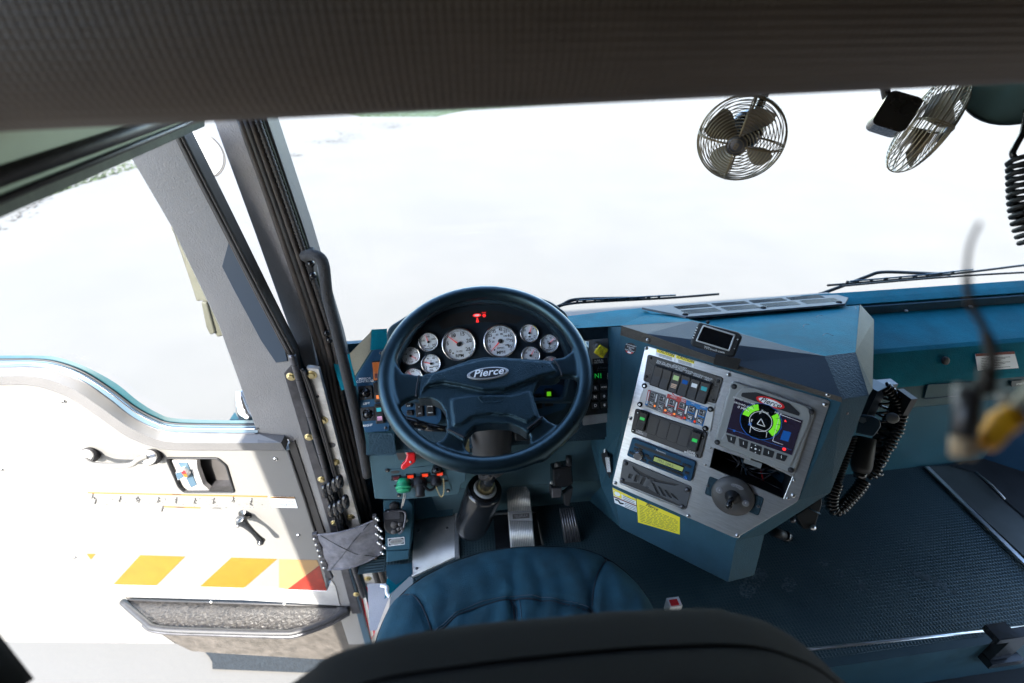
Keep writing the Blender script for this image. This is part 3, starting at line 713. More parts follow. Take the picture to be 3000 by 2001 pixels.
# ---- lower-left panel fittings
b = MB(); 
b.prism(LP, rounded(pz(LP, 'M', ((700, 240), (1450, 190), (1450, 385), (740, 450)), .003), .004), 0, .003, 'knee', bev=.001)
b.prism(LP, rounded(pz(LP, 'M', ((745, 230), (1400, 190), (1300, 350), (790, 395)), .004), .004), .003, .004, 'moulded')
b.prism(LP, rounded(pz(LP, 'M', ((500, 590), (1660, 480), (1850, 1000), (730, 1060)), .002), .003), 0, .002, 'knee', bev=.0005)
for q in ((570, 590), (1630, 495), (795, 1080), (1762, 985)): b.bolt(LP, pz(LP, 'M', (q,), .002)[0], .0062, .002, 'black', 'steel')
b.prism(LP, circ(*pz(LP, 'M', ((722, 628),), .003)[0], .013, 20, .005), .002, .003, 'moulded')
b.prism(LP, pz(LP, 'M', ((640, 770), (1720, 665), (1720, 690), (645, 795)), .004), .002, .004, 'black')
b.prism(LP, pz(LP, 'M', ((700, 890), (1760, 790), (1765, 815), (705, 915)), .004), .002, .004, 'black')
b.build('outlet_plate', DA)
for i, q in enumerate(((745, 730), (1025, 700), (1310, 672), (1600, 645))):
    c = pz(LP, 'M', (q,), .004)[0]; b = MB(); b.prism(LP, [(c[0]-.013, c[1]-.0055), (c[0]+.013, c[1]-.0055), (c[0]+.013, c[1]+.0065), (c[0]-.013, c[1]+.0065)], .002, .007, 'black', bev=.001)
    b.prism(LP, [(c[0]-.008, c[1]-.0045), (c[0]+.009, c[1]-.0045), (c[0]+.009, c[1]+.005), (c[0]-.008, c[1]+.005)], .007, .010, 'red_dk' if i == 0 else 'red_lamp', bev=.0015); b.text(LP, (c[0], c[1]-.0085), .004, 'OPEN' if i == 1 else 'PANEL', 'white', .0075); b.build('toggle_switch', DA)
def cap(pt, r, m, nm, ln=.03, down=True, ribs=24):
    ax = Vector((0, -.78, -.45)).normalized() if down else Vector((0, -.8, .5)).normalized(); b = MB(); x = ax.orthogonal().normalized(); y = ax.cross(x)
    b.lathe(pt, ax, [(r*.8, -.01), (r*.95, 0), (r, ln*.2), (r, ln*.8), (r*.9, ln)], m, 28)
    for k in range(ribs):
        a = 6.2832*k/ribs; b.box(pt+ax*ln*.5+(x*math.cos(a)+y*math.sin(a))*r, r*.05, r*.05, ln*.38, m, (x*math.cos(a)+y*math.sin(a), -x*math.sin(a)+y*math.cos(a), ax))
    return b, ax
b, ax = cap(LP.at(*Z('M', (892, 830)), .01), .0195, 'green_cap', 'cap', .026); pc = LP.at(*Z('M', (885, 940)), .03); b.lathe(pc, ax, [(.022, -.004), (.022, 0), (.014, .002)], 'green_cap', 24)
o = b.build('green_cap', DA)
b = MB(); e = pc+Vector((0, -.01, -.012))
b.tube(smoothpath([e, LP.at(*Z('M', (890, 1100)), .035), LP.at(*Z('M', (848, 1330)), .04)], 5), .0016, 'steel', 6); b.tube(smoothpath([e+Vector((.004, 0, 0)), LP.at(*Z('M', (925, 1100)), .035), LP.at(*Z('M', (875, 1290)), .04)], 5), .0014, 'steel', 6); b.build('lanyard_loop', o)
b, ax = cap(LP.at(*Z('M', (1205, 800)), .008), .0205, 'black', 'cap', .018); b.lathe(LP.at(*Z('M', (1215, 900)), .022), ax, [(.014, -.01), (.016, .006), (.013, .018), (.0135, .028), (.011, .03)], 'black', 24)
b.tube(smoothpath([LP.at(*Z('M', (1280, 900)), .03), LP.at(*Z('M', (1400, 980)), .03), LP.at(*Z('M', (1500, 930)), .02), LP.at(*Z('M', (1560, 870)), .01)], 6), .004, 'black', 8); b.build('black_cap', DA)
b, ax = cap(LP.at(*Z('M', (1525, 770)), .008), .0150, 'black', 'cap', .018); b.build('black_cap', DA)
b, ax = cap(LP.at(*Z('M', (1545, 560)), .008), .0150, 'black_gloss', 'cap', .012); b.build('black_cap', DA)
b = MB(); pth = smoothpath([LP.at(*Z('M', q), .022) for q in ((1515, 860), (1550, 970), (1620, 1105), (1670, 1060), (1680, 880), (1670, 750))], 7)
for i in range(len(pth)-1):
    d = (pth[i+1]-pth[i]); L_ = d.length; d.normalize(); sx = d.cross(LP.n).normalized() if i % 2 else LP.n
    k = 10; b.tube([pth[i]+d*L_*.5+d*L_*.62*math.cos(6.28*j/k)+sx*.0016*math.sin(6.28*j/k) for j in range(k)], .0006, 'brass', 5, closed=True)
b.build('bead_chain', DA)
# red battery knob
p = LP.at(*Z('M', (1030, 235)), .015); b = MB(); ax = Vector((0, -.9, .1)).normalized()
b.lathe(p, ax, [(.017, -.012), (.017, .002), (.014, .004)], 'chrome', 6, smooth=False)
KP = Pl(LP.at(*Z('M', (1000, 400)), .04), X_, (0, -math.cos(R(30)), math.sin(R(30))))
b.prism(KP, rounded(pz(KP, 'M', ((955, 255), (1115, 250), (1120, 430), (1060, 480), (880, 590), (830, 560), (835, 490), (925, 400))), .004), -.02, 0, 'red', bev=.004)
b.bolt(KP, pz(KP, 'M', ((1028, 427),))[0], .0035, 0, 'steel', 'ink'); b.build('red_knob', DA)

# ---- windshield defroster plate and right-hand details on the passenger dash
PD = Pl((1.3, .905, .622), X_, Vector((0, -.80, .6)))
PD = Pl((1.3, .95, .70), X_, Vector((0, -(.697-.622), (.952-.905))).normalized()*1)
b = MB(); b.lathe(hit(2170, 828, PD.p0, PD.n), PD.n, [(.012, 0), (.0115, .003), (.006, .0045)], 'black', 20); b.build('hole_plug', DA)
b = MB(); q = pz(PD, 'G', ((1905, 805), (2262, 782), (2303, 935), (1930, 960)), .001); b.prism(PD, q, 0, .001, 'label_white')
q2 = pz(PD, 'G', ((1905, 805), (2262, 782), (2268, 805), (1912, 828)), .0014); b.prism(PD, q2, .001, .0014, 'chev_red')
for k in range(7): b.prism(PD, pz(PD, 'G', ((1960, 846+k*15), (2225-(k % 3)*45, 830+k*15), (2225-(k % 3)*45, 834+k*15), (1960, 850+k*15)), .0014), .001, .0014, 'ink')
b.build('warning_label', DA)
PV = Pl((1.3, .88, .58), X_, Vector((0, -.9, .42)))
b = MB(); b.prism(PV, rounded(pz(PV, 'G', ((1470, 1088), (1900, 1065), (1900, 1185), (1435, 1218)), .001), .004), -.004, .001, 'dash_shade'); b.tube([PV.at(*p, .002) for p in Z('G', (1440, 1216), (1900, 1180))], .0012, 'steel_blue', 6); b.build('glovebox_recess', DA)
b = MB(); b.prism(PV, pz(PV, 'G', ((2240, 1055), (2420, 1040), (2420, 1095), (2235, 1105)), .002), 0, .002, 'black'); b.text(PV, pz(PV, 'G', ((2315, 1080),), .0024)[0], .008, 'SMART', 'white', .0024); b.build('badge', DA)
b = MB()
for q in ((1268, 408), (1862, 368)):
    p = hz(*Z('G', q), .728); b.lathe(p, (0, -.3, 1), [(.006, 0), (.005, .002), (.002, .003)], 'steel', 12)
b.build('screw', DA)
# ------------------------------------------------------------------ centre console
CO = thing('center_console', 'blue-grey faceted centre console with brushed aluminium control panel', 'console', (.6, .9, 0))
ca, cb = R(39), R(25)
FN = Vector((-math.sin(ca)*math.cos(cb), -math.cos(ca)*math.cos(cb), math.sin(cb)))
FP = Pl(dep(1520, 1030, 1.1), (math.cos(ca), -math.sin(ca), 0), FN)
D_ = lambda *p: list(p)
fpoly = [(1424, 750), (1934, 917), (1835, 1147), (1690, 1241), (1672, 1336), (1425, 1212), (1405, 1113), (1427, 989)]
hole = Z('B', (905, 998), (1148, 1082), (1160, 1060), (1432, 1192), (1372, 1340), (875, 1128))
fl_ = [FP.L(p) for p in fpoly]; hl = [FP.L(p) for p in hole]
b = MB()
b.prism(FP, fl_, -.004, 0, 'console', holes=[hl])
b.prism(FP, hl, -.16, -.155, 'scr_black')
n = len(hl)
for i in range(n): quad(b, [FP.W(*hl[i-1], 0), FP.W(*hl[i], 0), FP.W(*hl[i], -.16), FP.W(*hl[i-1], -.16)], 'black')
f3 = [FP.at(*p) for p in fpoly]
g1 = hz(1995, 907, f3[1].z+.0); g2 = hz(1906, 1131, f3[2].z+.01); 
# right flank and bevel below it
quad(b, [f3[1], g1, g2, f3[2]], 'console')
g3 = Z('H', (312, 595)); 
p3 = hit(g3[0], g3[1], f3[3], Vector((0, 0, 1)))
quad(b, [f3[2], g2, p3, f3[3]], 'console')
ft = hz(1732, 1318, 0.02); p4 = Vector((p3.x+.0, p3.y+.0, 0))
p5 = hit(*Z('H', (243, 862)), f3[4], Vector((0, 0, 1)))
quad(b, [f3[3], p3, p5, f3[4]], 'console')
fA, fB, fC = hz(1425, 1212, 0), hz(1672, 1336, 0), hz(1732, 1318, 0)
quad(b, [f3[4], p5, fC, fB], 'console'); quad(b, [f3[5], f3[4], fB, fA], 'console')
far1 = Vector((g2.x+.02, 1.12, g2.z)); far0 = Vector((g1.x+.12, 1.12, .68))
quad(b, [g1, far0, far1, g2], 'console'); quad(b, [g2, far1, Vector((p3.x+.1, 1.12, p3.z)), p3], 'console'); quad(b, [p3, Vector((p3.x+.1, 1.12, p3.z)), Vector((fC.x+.1, 1.12, 0)), fC], 'console')
quad(b, [p5, p3, fC], 'console')
# left flank
lk1 = hy(1374.7, 1054.5, .93); lk2 = hy(1381, 1118, .93); 
quad(b, [f3[7], f3[6], lk2, lk1], 'console'); quad(b, [f3[6], f3[5], lk2], 'console'); quad(b, [f3[7], lk1, Vector((.36, 1.12, .5)), Vector((.38, 1.12, .75)), f3[0]], 'console'); quad(b, [lk1, lk2, Vector((.38, 1.12, .3)), Vector((.38, 1.12, .5))], 'console'); quad(b, [lk2, f3[5], fA, Vector((.40, 1.12, 0)), Vector((.38, 1.12, .3))], 'console')
b.build('housing', CO)
# upper hood: dark facet, lit top facet, right facets
zt = .85
T0 = Z('B', (760, 140)); T1 = Z('B', (1650, 375)); T2 = Z('B', (1860, 350)); T3 = Z('B', (1890, 25)); T4 = Z('B', (1985, 130)); T5 = Z('B', (1975, 600)); T6 = Z('B', (1960, 640))
t0 = hz(*T0, .835); t1 = hz(*T1, zt); t2 = hz(*T2, zt-.004); t3 = hz(*T3, .785); t4 = hz(*T4, .765); t5 = hz(*T5, g1.z+.006)
tb = hz(*Z('B', (700, 105)), .80); tc = hz(*Z('B', (420, 55)), .775); td = hz(*Z('B', (240, 70)), .79)
b = MB()
dn_ = Vector((0, 0, -.004)); tri_ = lambda *q: quad(b, list(q), 'dash')
tri_(t0, t1, tb+dn_); tri_(t1, t3+dn_, tb+dn_); tri_(t1, t2, t3+dn_); 0
quad(b, [tc+dn_*6, tb+dn_*6, t3+dn_*6, Vector((t4.x, 1.2, .757)), Vector((tc.x, 1.2, .757))], 'dash')
TFo = b.build('top_facet', CO)
btf = BVHTree.FromPolygons([v.co+ORG.get(TFo.name) for v in TFo.data.vertices], [tuple(p.vertices) for p in TFo.data.polygons])
b = MB()
for a_ in (((330, 560), (325, 545), (350, 532), (380, 535)), ((500, 640), (520, 622), (550, 618), (600, 640)), ((440, 470), (470, 450), (500, 455)), ((795, 365), (805, 380), (810, 400))):
    P_ = []
    for p in smoothpath([Vector((*Z('G', q), 0)) for q in a_], 4):
        d = ray(p.x, p.y).normalized(); h = btf.ray_cast(CAM, d)[0]
        if h: P_.append(h-d*.0004)
    if len(P_) > 2: b.tube(P_, .0006, 'board', 4)
b.build('scuff_marks', CO)
b = MB(); lip = [FP.at(*p, .0) for p in ((1424, 750), (1934, 917))]
lipo = [FP.at(*p, .012) for p in Z('B', (280, 172), (450, 225), (1000, 420), (1765, 655))]
quad(b, [FP.at(*Z('B', (270, 235)), 0), FP.at(*Z('B', (1768, 690)), 0), lipo[3], lipo[2], lipo[1], lipo[0]], 'dash_grain')
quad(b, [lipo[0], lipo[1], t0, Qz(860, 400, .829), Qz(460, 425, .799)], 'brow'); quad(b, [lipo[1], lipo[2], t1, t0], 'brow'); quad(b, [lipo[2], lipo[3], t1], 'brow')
b.build('brow', CO)
b = MB(); quad(b, [t1, t2, g1, FP.at(*Z('B', (1770, 672)), .006)], 'dash_rough'); b.build('corner_facet', CO)
b = MB(); quad(b, [t3, t4, t5, g1, t2], 'side_lit_paint'); quad(b, [t4, Vector((t4.x+.01, 1.16, .74)), Vector((t5.x+.05, 1.12, .6)), t5], 'console'); b.build('side_facet', CO)
b = MB()   # defroster grille plate
up_ = Vector((0, 0, .006))
VP = Pl(tb+up_, t3-tb, (t3-tb).cross(tc-tb))
if VP.n.z < 0: VP = Pl(tb+up_, t3-tb, -VP.n)
b.prism(VP, [VP.L(p, .003) for p in ((1474, 706), (1520, 701), (1900, 671), (1948, 683), (1940, 697), (1575, 727), (1558, 722))], -.003, .003, 'alu_grey', bev=.0008)
G_ = b.build('defroster_plate', CO)
for i in range(4):
    for j in range(2):
        q = ((1562+91*i, 713-7.6*i), (1640+91*i, 706.5-7.6*i), (1657+91*i, 714-7.6*i), (1580+91*i, 720.5-7.6*i)) if j else ((1546+86*i, 703.5-6.8*i), (1622+86*i, 697.5-6.8*i), (1636+86*i, 703-6.8*i), (1559+86*i, 709.5-6.8*i))
        b = MB(); P_ = [VP.L(p, .0035) for p in q]; b.prism(VP, rounded(P_, .004), .003, .0036, 'board')
        for k in range(5):
            f = (k+.5)/5; a = Vector(P_[0]).lerp(Vector(P_[3]), f); c_ = Vector(P_[1]).lerp(Vector(P_[2]), f); b.tube([VP.W(a.x, a.y, .004), VP.W(c_.x, c_.y, .004)], .0008, 'ink', 4)
        b.build('grille_slot', G_)
for q in ((710, 97), (1237, 52), (1748, 15)): b = MB(); b.lathe(VP.at(*Z('B', q), .003), VP.n, [(.008, 0), (.007, .004), (.003, .006)], 'black', 14); b.build('bolt', G_)
# aluminium faceplate
fp = [(440, 305), (1690, 680), (1469, 1360), (1051, 1608), (215, 1245)]
b = MB(); b.prism(FP, rounded(pz(FP, 'B', fp, .003), .006), 0, .003, 'alu', bev=.0008, holes=[[FP.L(p, .003) for p in hole]])
FA = b.build('faceplate', CO)
for q in ((447, 323), (1003, 502), (1655, 706), (1440, 1318), (730, 1457), (237, 1232), (340, 797), (1000+63, 1590)):
    b = MB(); b.bolt(FP, pz(FP, 'B', (q,), .003)[0], .0048, .003, 'steel', 'ink'); b.build('bolt', FA)
for q in ((457, 266), (1022, 436), (1675, 638)):
    b = MB(); b.bolt(FP, pz(FP, 'B', (q,), .008)[0], .0052, .006, 'steel', 'ink'); b.build('bolt', CO)
for q in ((1445, 1216), (1402, 1337), (882, 997), (845, 1112)): b = MB(); b.bolt(FP, pz(FP, 'B', (q,), .003)[0], .0032, .003, 'steel', 'ink'); b.build('standoff', FA)
for (x0, y0, ang) in ((508, 327, 0), (640, 368, 0)):
    b = MB(); P_ = pz(FP, 'B', ((x0+8, y0), (x0+130, y0+40), (x0+126, y0+86), (x0+2, y0+42)), .0034)
    b.prism(FP, rounded(P_, .002), .003, .0034, 'label_white'); b.prism(FP, pz(FP, 'B', ((x0+8, y0+1), (x0+130, y0+41), (x0+130, y0+62), (x0+6, y0+22)), .0036), .0034, .0036, 'label_yellow')
    a = math.atan2(P_[1][1]-P_[0][1], P_[1][0]-P_[0][0])
    b.text(FP, pz(FP, 'B', ((x0+72, y0+30),), .0038)[0], .0085, 'CAUTION', 'ink', .0038, rot=a, bold=True)
    for k in range(3):
        b.prism(FP, pz(FP, 'B', ((x0+22, y0+32+k*7), (x0+112, y0+60+k*7), (x0+112, y0+63+k*7), (x0+22, y0+35+k*7)), .0037), .0034, .0037, 'ink')
    b.build('caution_label', FA)
HA = math.atan2(FP.L(Z('B', (710, 97)))[1], 1) * 0
def fpan(nm, q, m, top, r=.006, bev=.0015, lift=.003):
    b = MB(); b.prism(FP, rounded(pz(FP, 'B', q, top), r), lift, top, m, bev=bev); return b
def ang(q1, q2, c=0):
    a = pz(FP, 'B', (q1,), c)[0]; e = pz(FP, 'B', (q2,), c)[0]; return math.atan2(e[1]-a[1], e[0]-a[0])
# upper switch panel
b = fpan('x', ((455, 363), (967, 522), (915, 702), (423, 545)), 'dash_grain', .006)
b.prism(FP, pz(FP, 'B', ((510, 405), (890, 520), (885, 560), (505, 445)), .0064), .006, .0064, 'moulded')
ra = ang((455, 363), (967, 522))
for q, tx in (((545, 422), 'ENG ON\nIDLE OFF'), ((607, 442), 'ENG HI\nIDLE NEC'), ((670, 460), 'STATIONARY\nDPF REGEN\nACTIVE'), ((733, 486), 'WATER\nPUMP'), ((795, 508), 'AIRHORN\nDISABLE'), ((862, 532), 'MIRROR\nHEAT')):
    b.text(FP, pz(FP, 'B', (q,), .0068)[0], .0052, tx, 'label_white', .0067, rot=ra)
for q in ((478, 388), (448, 515), (897, 675), (932, 543)): b.bolt(FP, pz(FP, 'B', (q,), .006)[0], .0036, .006, 'black', 'ink')
U1 = b.build('switch_panel', CO)
lm = {2: ((.25, .12, 'lime_card'), (-.2, .12, 'peach')), 3: ((.2, .1, 'scr_blue'),), 4: ((.2, .1, 'label_white'),), 5: ((.2, .1, 'teal_card'),)}
for i, q in enumerate(((520, 512), (578, 532), (641, 553), (702, 575), (765, 598), (830, 620))):
    rock(FP, pz(FP, 'B', (q,), .01)[0], .0205, .046, .006, 'moulded', U1, 'rocker_switch', lamps=lm.get(i, ()), rot=ra*.6)
# climate panel
b = fpan('x', ((437, 552), (912, 713), (880, 888), (388, 716)), 'cream_alu', .006, r=.003)
def zone(q, m, c=.0064): b.prism(FP, pz(FP, 'B', q, c), .006, c, m)
zone(((465, 602), (580, 640), (557, 762), (440, 715)), 'zone_grey')
zone(((590, 630), (717, 672), (690, 806), (557, 762)), 'zone_red'); zone(((717, 672), (862, 725), (828, 852), (690, 806)), 'zone_blue')
zone(((458, 604), (475, 609), (462, 680), (445, 675)), 'zone_red', .0067); zone(((450, 660), (465, 664), (454, 712), (437, 705)), 'zone_blue', .0067); zone(((462, 612), (470, 615), (452, 700), (444, 697)), 'label_white', .007)
for i, (x0, y0) in enumerate(((512, 625), (585, 655), (645, 680), (715, 705), (783, 730))):
    zone(((x0-3, y0), (x0+17, y0+6), (x0-2, y0+108), (x0-22, y0+100)), 'moulded', .007); zone(((x0+2, y0+8), (x0+11, y0+10), (x0-1, y0+64), (x0-11, y0+60)), 'label_white' if i < 3 else 'lit_white', .0074)
    c = pz(FP, 'B', ((x0-10, y0+88),), .0074)[0]; b.disc(FP, c, .0028, .0076, 'lit_orange' if i < 3 else 'red_lamp', 12)
for q, tx in (((495, 596), 'DEFROST'), ((563, 630), 'CAB'), ((632, 652), 'HEAT\nFRONT'), ((697, 680), 'HEAT\nREAR'), ((762, 697), 'A/C'), ((830, 722), 'REAR'), ((472, 712), 'TEMP'), ((535, 745), 'FAN'), ((600, 768), 'FAN'), ((664, 790), 'FAN'), ((733, 815), 'FAN'), ((805, 842), 'FAN')):
    b.text(FP, pz(FP, 'B', (q,), .007)[0], .0045, tx, 'label_white', .0072, rot=ra)
c = pz(FP, 'B', ((657, 638),), .007)[0]; b.prism(FP, circ(*c, .0125, 24, .0050), .006, .0068, 'red', ); b.prism(FP, circ(*c, .0095, 24, .0034), .0068, .0071, 'white'); b.text(FP, c, .007, 'Pierce', 'ink', .0073, rot=0)
U2 = b.build('climate_panel', CO)
for q in ((434, 577), (403, 702), (880, 735), (845, 865)):
    b = MB(); b.bolt(FP, pz(FP, 'B', (q,), .006)[0], .0068, .006, 'black_gloss', 'steel'); b.build('knurled_bolt', U2)
for i, q in enumerate(((491, 643), (480, 692), (553, 665), (543, 715), (620, 690), (607, 737), (687, 712), (673, 760), (752, 735), (740, 787), (822, 760), (807, 812))):
    c = pz(FP, 'B', (q,), .008)[0]; k = .0072; b = MB()
    T = [(c[0]+x*math.cos(ra)-y*math.sin(ra), c[1]+x*math.sin(ra)+y*math.cos(ra)) for x, y in ((-k, -k*1.05), (k, -k*1.05), (k, k*1.05), (-k, k*1.05))]
    b.prism(FP, rounded(T, .0015), .006, .0082, 'moulded', bev=.0007); b.prism(FP, inset(T, .001), .0082, .0083, 'label_white'); b.prism(FP, inset(T, .0015), .0083, .0085, 'ink')
    if i % 2: 
        for a in range(4): b.mesh([FP.W(c[0]-.001, c[1], .0087), FP.W(c[0]-.001+.0035*math.cos(a*1.57+.4), c[1]+.0035*math.sin(a*1.57+.4), .0087), FP.W(c[0]-.001+.0035*math.cos(a*1.57+1.2), c[1]+.0035*math.sin(a*1.57+1.2), .0087)], [[0, 1, 2]], 'white')
    else: b.prism(FP, [(c[0]-.004, c[1]-.002), (c[0]+.001, c[1]-.002), (c[0]+.001, c[1]+.002), (c[0]-.004, c[1]+.002)], .0085, .0087, 'zone_grey')
    s = 1 if i % 2 == 0 else -1
    b.mesh([FP.W(c[0]+.003, c[1]-.004, .0087), FP.W(c[0]+.0038, c[1]-.004, .0087), FP.W(c[0]+.0038, c[1]+.004, .0087), FP.W(c[0]+.003, c[1]+.004, .0087)], [[0, 1, 2, 3]], 'white'); b.mesh([FP.W(c[0]+.0018, c[1]+.002*s, .0088), FP.W(c[0]+.005, c[1]+.002*s, .0088), FP.W(c[0]+.0034, c[1]+.0055*s, .0088)], [[0, 1, 2]], 'white')
    b.build('push_button', U2)
# relay switch panel
b = fpan('x', ((372, 730), (858, 893), (815, 1072), (340, 892)), 'moulded', .008, r=.006)
rb = ang((372, 730), (858, 893))
for q in ((490, 845), (560, 870), (629, 895), (700, 921)):
    c = pz(FP, 'B', (q,), .008)[0]; T = [(c[0]+x*math.cos(rb*.7)-y*math.sin(rb*.7), c[1]+x*math.sin(rb*.7)+y*math.cos(rb*.7)) for x, y in ((-.0125, -.023), (.0125, -.023), (.0125, .023), (-.0125, .023))]
    b.prism(FP, rounded(T, .006), .008, .0084, 'ink'); b.prism(FP, inset(rounded(T, .006), .0012), .0084, .009, 'moulded')
b.prism(FP, pz(FP, 'B', ((378, 872), (452, 897), (446, 922), (372, 896)), .0086), .008, .0086, 'zone_grey'); b.text(FP, pz(FP, 'B', ((402, 890),), .009)[0], .0052, 'TIRE\nCHAINS', 'white', .009, rot=rb); b.text(FP, pz(FP, 'B', ((748, 1032),), .009)[0], .0062, 'LOAD\nMANAGER', 'white', .009, rot=rb, bold=True)
for q in ((390, 758), (358, 878), (828, 925), (787, 1050)): b.bolt(FP, pz(FP, 'B', (q,), .008)[0], .0036, .008, 'black', 'steel')
U3 = b.build('switch_panel', CO)
rock(FP, pz(FP, 'B', ((419, 812),), .012)[0], .0185, .042, .008, 'moulded', U3, lamps=((.14, .08, 'lit_green'),), rot=rb*.6)
rock(FP, pz(FP, 'B', ((773, 948),), .012)[0], .0185, .042, .008, 'moulded', U3, lamps=((.05, .09, 'lit_green'),), rot=rb*.6)
# radio
b = fpan('x', ((350, 928), (780, 1092), (748, 1228), (313, 1050)), 'panel_blue', .012, r=.005)
rc = ang((350, 928), (780, 1092))
b.prism(FP, rounded(pz(FP, 'B', ((370, 962), (682, 1082), (678, 1100), (364, 980)), .0125), .002), .012, .0125, 'ink')
b.prism(FP, rounded(pz(FP, 'B', ((498, 1045), (705, 1122), (690, 1165), (484, 1085)), .0125), .002), .012, .0125, 'black_gloss')
b.prism(FP, pz(FP, 'B', ((502, 1056), (698, 1130), (688, 1156), (494, 1084)), .013), .0125, .013, 'lcd'); b.text(FP, pz(FP, 'B', ((575, 1100),), .0133)[0], .009, 'FM1 104.5', 'moulded', .0133, rot=rc)
b.text(FP, pz(FP, 'B', ((545, 1022),), .0125)[0], .006, 'Panasonic', 'label_white', .0124, rot=rc)
RD = b.build('radio', CO)
c = pz(FP, 'B', ((393, 1048),), .015)[0]; b = MB(); b.lathe(FP.W(*c, .012), FP.n, [(.0125, 0), (.012, .002), (.0105, .003), (.010, .011), (.008, .0125), (.002, .0125)], 'chrome', 28); b.disc(FP, c, .0085, .0247, 'steel_dark', 24); b.build('volume_knob', RD)
for i in range(6):
    q = (477+i*39, 1097+i*15.2); b = MB(); c = pz(FP, 'B', (q,), .013)[0]; T = [(c[0]+x*math.cos(rc)-y*math.sin(rc), c[1]+x*math.sin(rc)+y*math.cos(rc)) for x, y in ((-.0065, -.003), (.0065, -.003), (.0065, .003), (-.0065, .003))]
    b.prism(FP, rounded(T, .001), .012, .0142, 'black', bev=.0006); b.build('preset_button', RD)
for q in ((450, 1050), (467, 1068), (345, 1032), (375, 1005), (405, 1008), (430, 1080), (705, 1110), (735, 1122), (720, 1165)):
    b = MB(); c = pz(FP, 'B', (q,), .013)[0]; T = [(c[0]+x, c[1]+y) for x, y in ((-.005, -.003), (.005, -.003), (.005, .003), (-.005, .003))]; b.prism(FP, rounded(T, .001), .012, .014, 'black', bev=.0006); b.build('button', RD)
b = MB(); c = pz(FP, 'B', ((711, 1198),), .013)[0]; b.lathe(FP.W(*c, .012), FP.n, [(.0045, 0), (.004, .002), (.0022, .002), (.002, .0005)], 'scr_blue', 16); b.build('aux_socket', RD)
# slotted speaker panel
sl_ = []
for i, (x, y) in enumerate(((350, 1190), (393, 1204), (436, 1222), (478, 1240))):
    hgt = 24+6*(i > 0)+5*i; sl_.append([(x-22+hgt*.4-6, y-hgt*.65-4), (x-2+hgt*.4, y-hgt*.65+2), (x+4-hgt*.4, y+hgt*.6), (x-16-hgt*.4, y+hgt*.6-6)])
for i, (x, y) in enumerate(((520, 1272), (560, 1290), (602, 1308), (642, 1325))):
    sl_.append([(x-22-12+i, y-40+i*6), (x-6-12, y-36+i*5), (x+22, y+42-i*7), (x+2, y+36-i*7)])
dip = [(355, 1120), (420, 1165), (530, 1215), (640, 1238), (665, 1242), (640, 1250), (520, 1228), (400, 1178), (360, 1140)]
b = MB(); b.prism(FP, rounded(pz(FP, 'B', ((290, 1070), (755, 1262), (712, 1420), (262, 1240)), .006), .007), .0035, .006, 'panel_grey', bev=.001, holes=[rounded(pz(FP, 'B', q, .006), .0015, 2) for q in sl_]+[pz(FP, 'B', dip, .006)])
b.prism(FP, pz(FP, 'B', ((300, 1085), (740, 1268), (705, 1405), (275, 1232)), .0034), .0031, .0034, 'ink')
for q in ((307, 1101), (283, 1214), (724, 1280), (690, 1395)): b.bolt(FP, pz(FP, 'B', (q,), .006)[0], .0062, .006, 'steel_dark', 'ink')
b.build('slotted_panel', CO)
# display
b = fpan('x', ((1022, 540), (1600, 738), (1445, 1182), (900, 972)), 'disp_grey', .012, r=.014, bev=.004)
rd = ang((1022, 540), (1600, 738))
b.prism(FP, rounded(pz(FP, 'B', ((1090, 590), (1180, 590), (1540, 720), (1560, 800), (1420, 1130), (940, 950), (980, 900), (1050, 640)), .014), .008), .012, .015, 'disp_grey', bev=.002)
b.prism(FP, rounded(pz(FP, 'B', ((1085, 648), (1092, 624), (1190, 620), (1410, 692), (1485, 762), (1478, 782), (1280, 715)), .0158), .003), .015, .0158, 'black')
c = pz(FP, 'B', ((1283, 690),), .017)[0]
def oval(rx, ry, c0, c1, m, b): b.prism(FP, [(c[0]+rx*math.cos(t)*math.cos(rd)-ry*math.sin(t)*math.sin(rd), c[1]+rx*math.cos(t)*math.sin(rd)+ry*math.sin(t)*math.cos(rd)) for t in [6.2832*i/28 for i in range(28)]], c0, c1, m)
oval(.0275, .0095, .0158, .0164, 'red', b); oval(.0225, .0068, .0164, .0168, 'white', b); b.text(FP, c, .0155, 'Pierce', 'ink', .0170, rot=rd, bold=True)
for q in ((1038, 583), (1560, 755), (925, 960), (1424, 1148)): b.bolt(FP, pz(FP, 'B', (q,), .014)[0], .0062, .011, 'ink', 'steel_dark')
DU = b.build('display_unit', CO)
b = MB(); s_ = .0165
b.prism(FP, pz(FP, 'B', ((1045, 662), (1502, 812), (1428, 1046), (985, 892)), s_), .015, s_, 'scr_dark')
def sq(pts, m, c=.0168): b.mesh([FP.W(*p, c) for p in pz(FP, 'B', pts, c)], [list(range(len(pts)))], m)
c = pz(FP, 'B', ((1218, 818),), s_)[0]
def arc(r1, r2, a0, a1, m, cc=.0169):
    n = 18; b.mesh([FP.W(c[0]+math.cos(R(a0+(a1-a0)*i/n))*q, c[1]+math.sin(R(a0+(a1-a0)*i/n))*q, cc) for i in range(n+1) for q in (r1, r2)], [[2*i, 2*i+1, 2*i+3, 2*i+2] for i in range(n)], m)
arc(.0, .040, 0, 360, 'scr_black', .0167); arc(.039, .0402, 0, 360, 'scr_blue'); arc(.021, .022, 0, 360, 'lit_white', .0171); arc(.024, .037, 112, 175, 'lit_lime', .0171); arc(.024, .037, -38, 48, 'lit_lime', .0171)
for a in (130, 150, 30, 8, -15): arc(.030, .0375, a, a+2, 'ink', .0173)
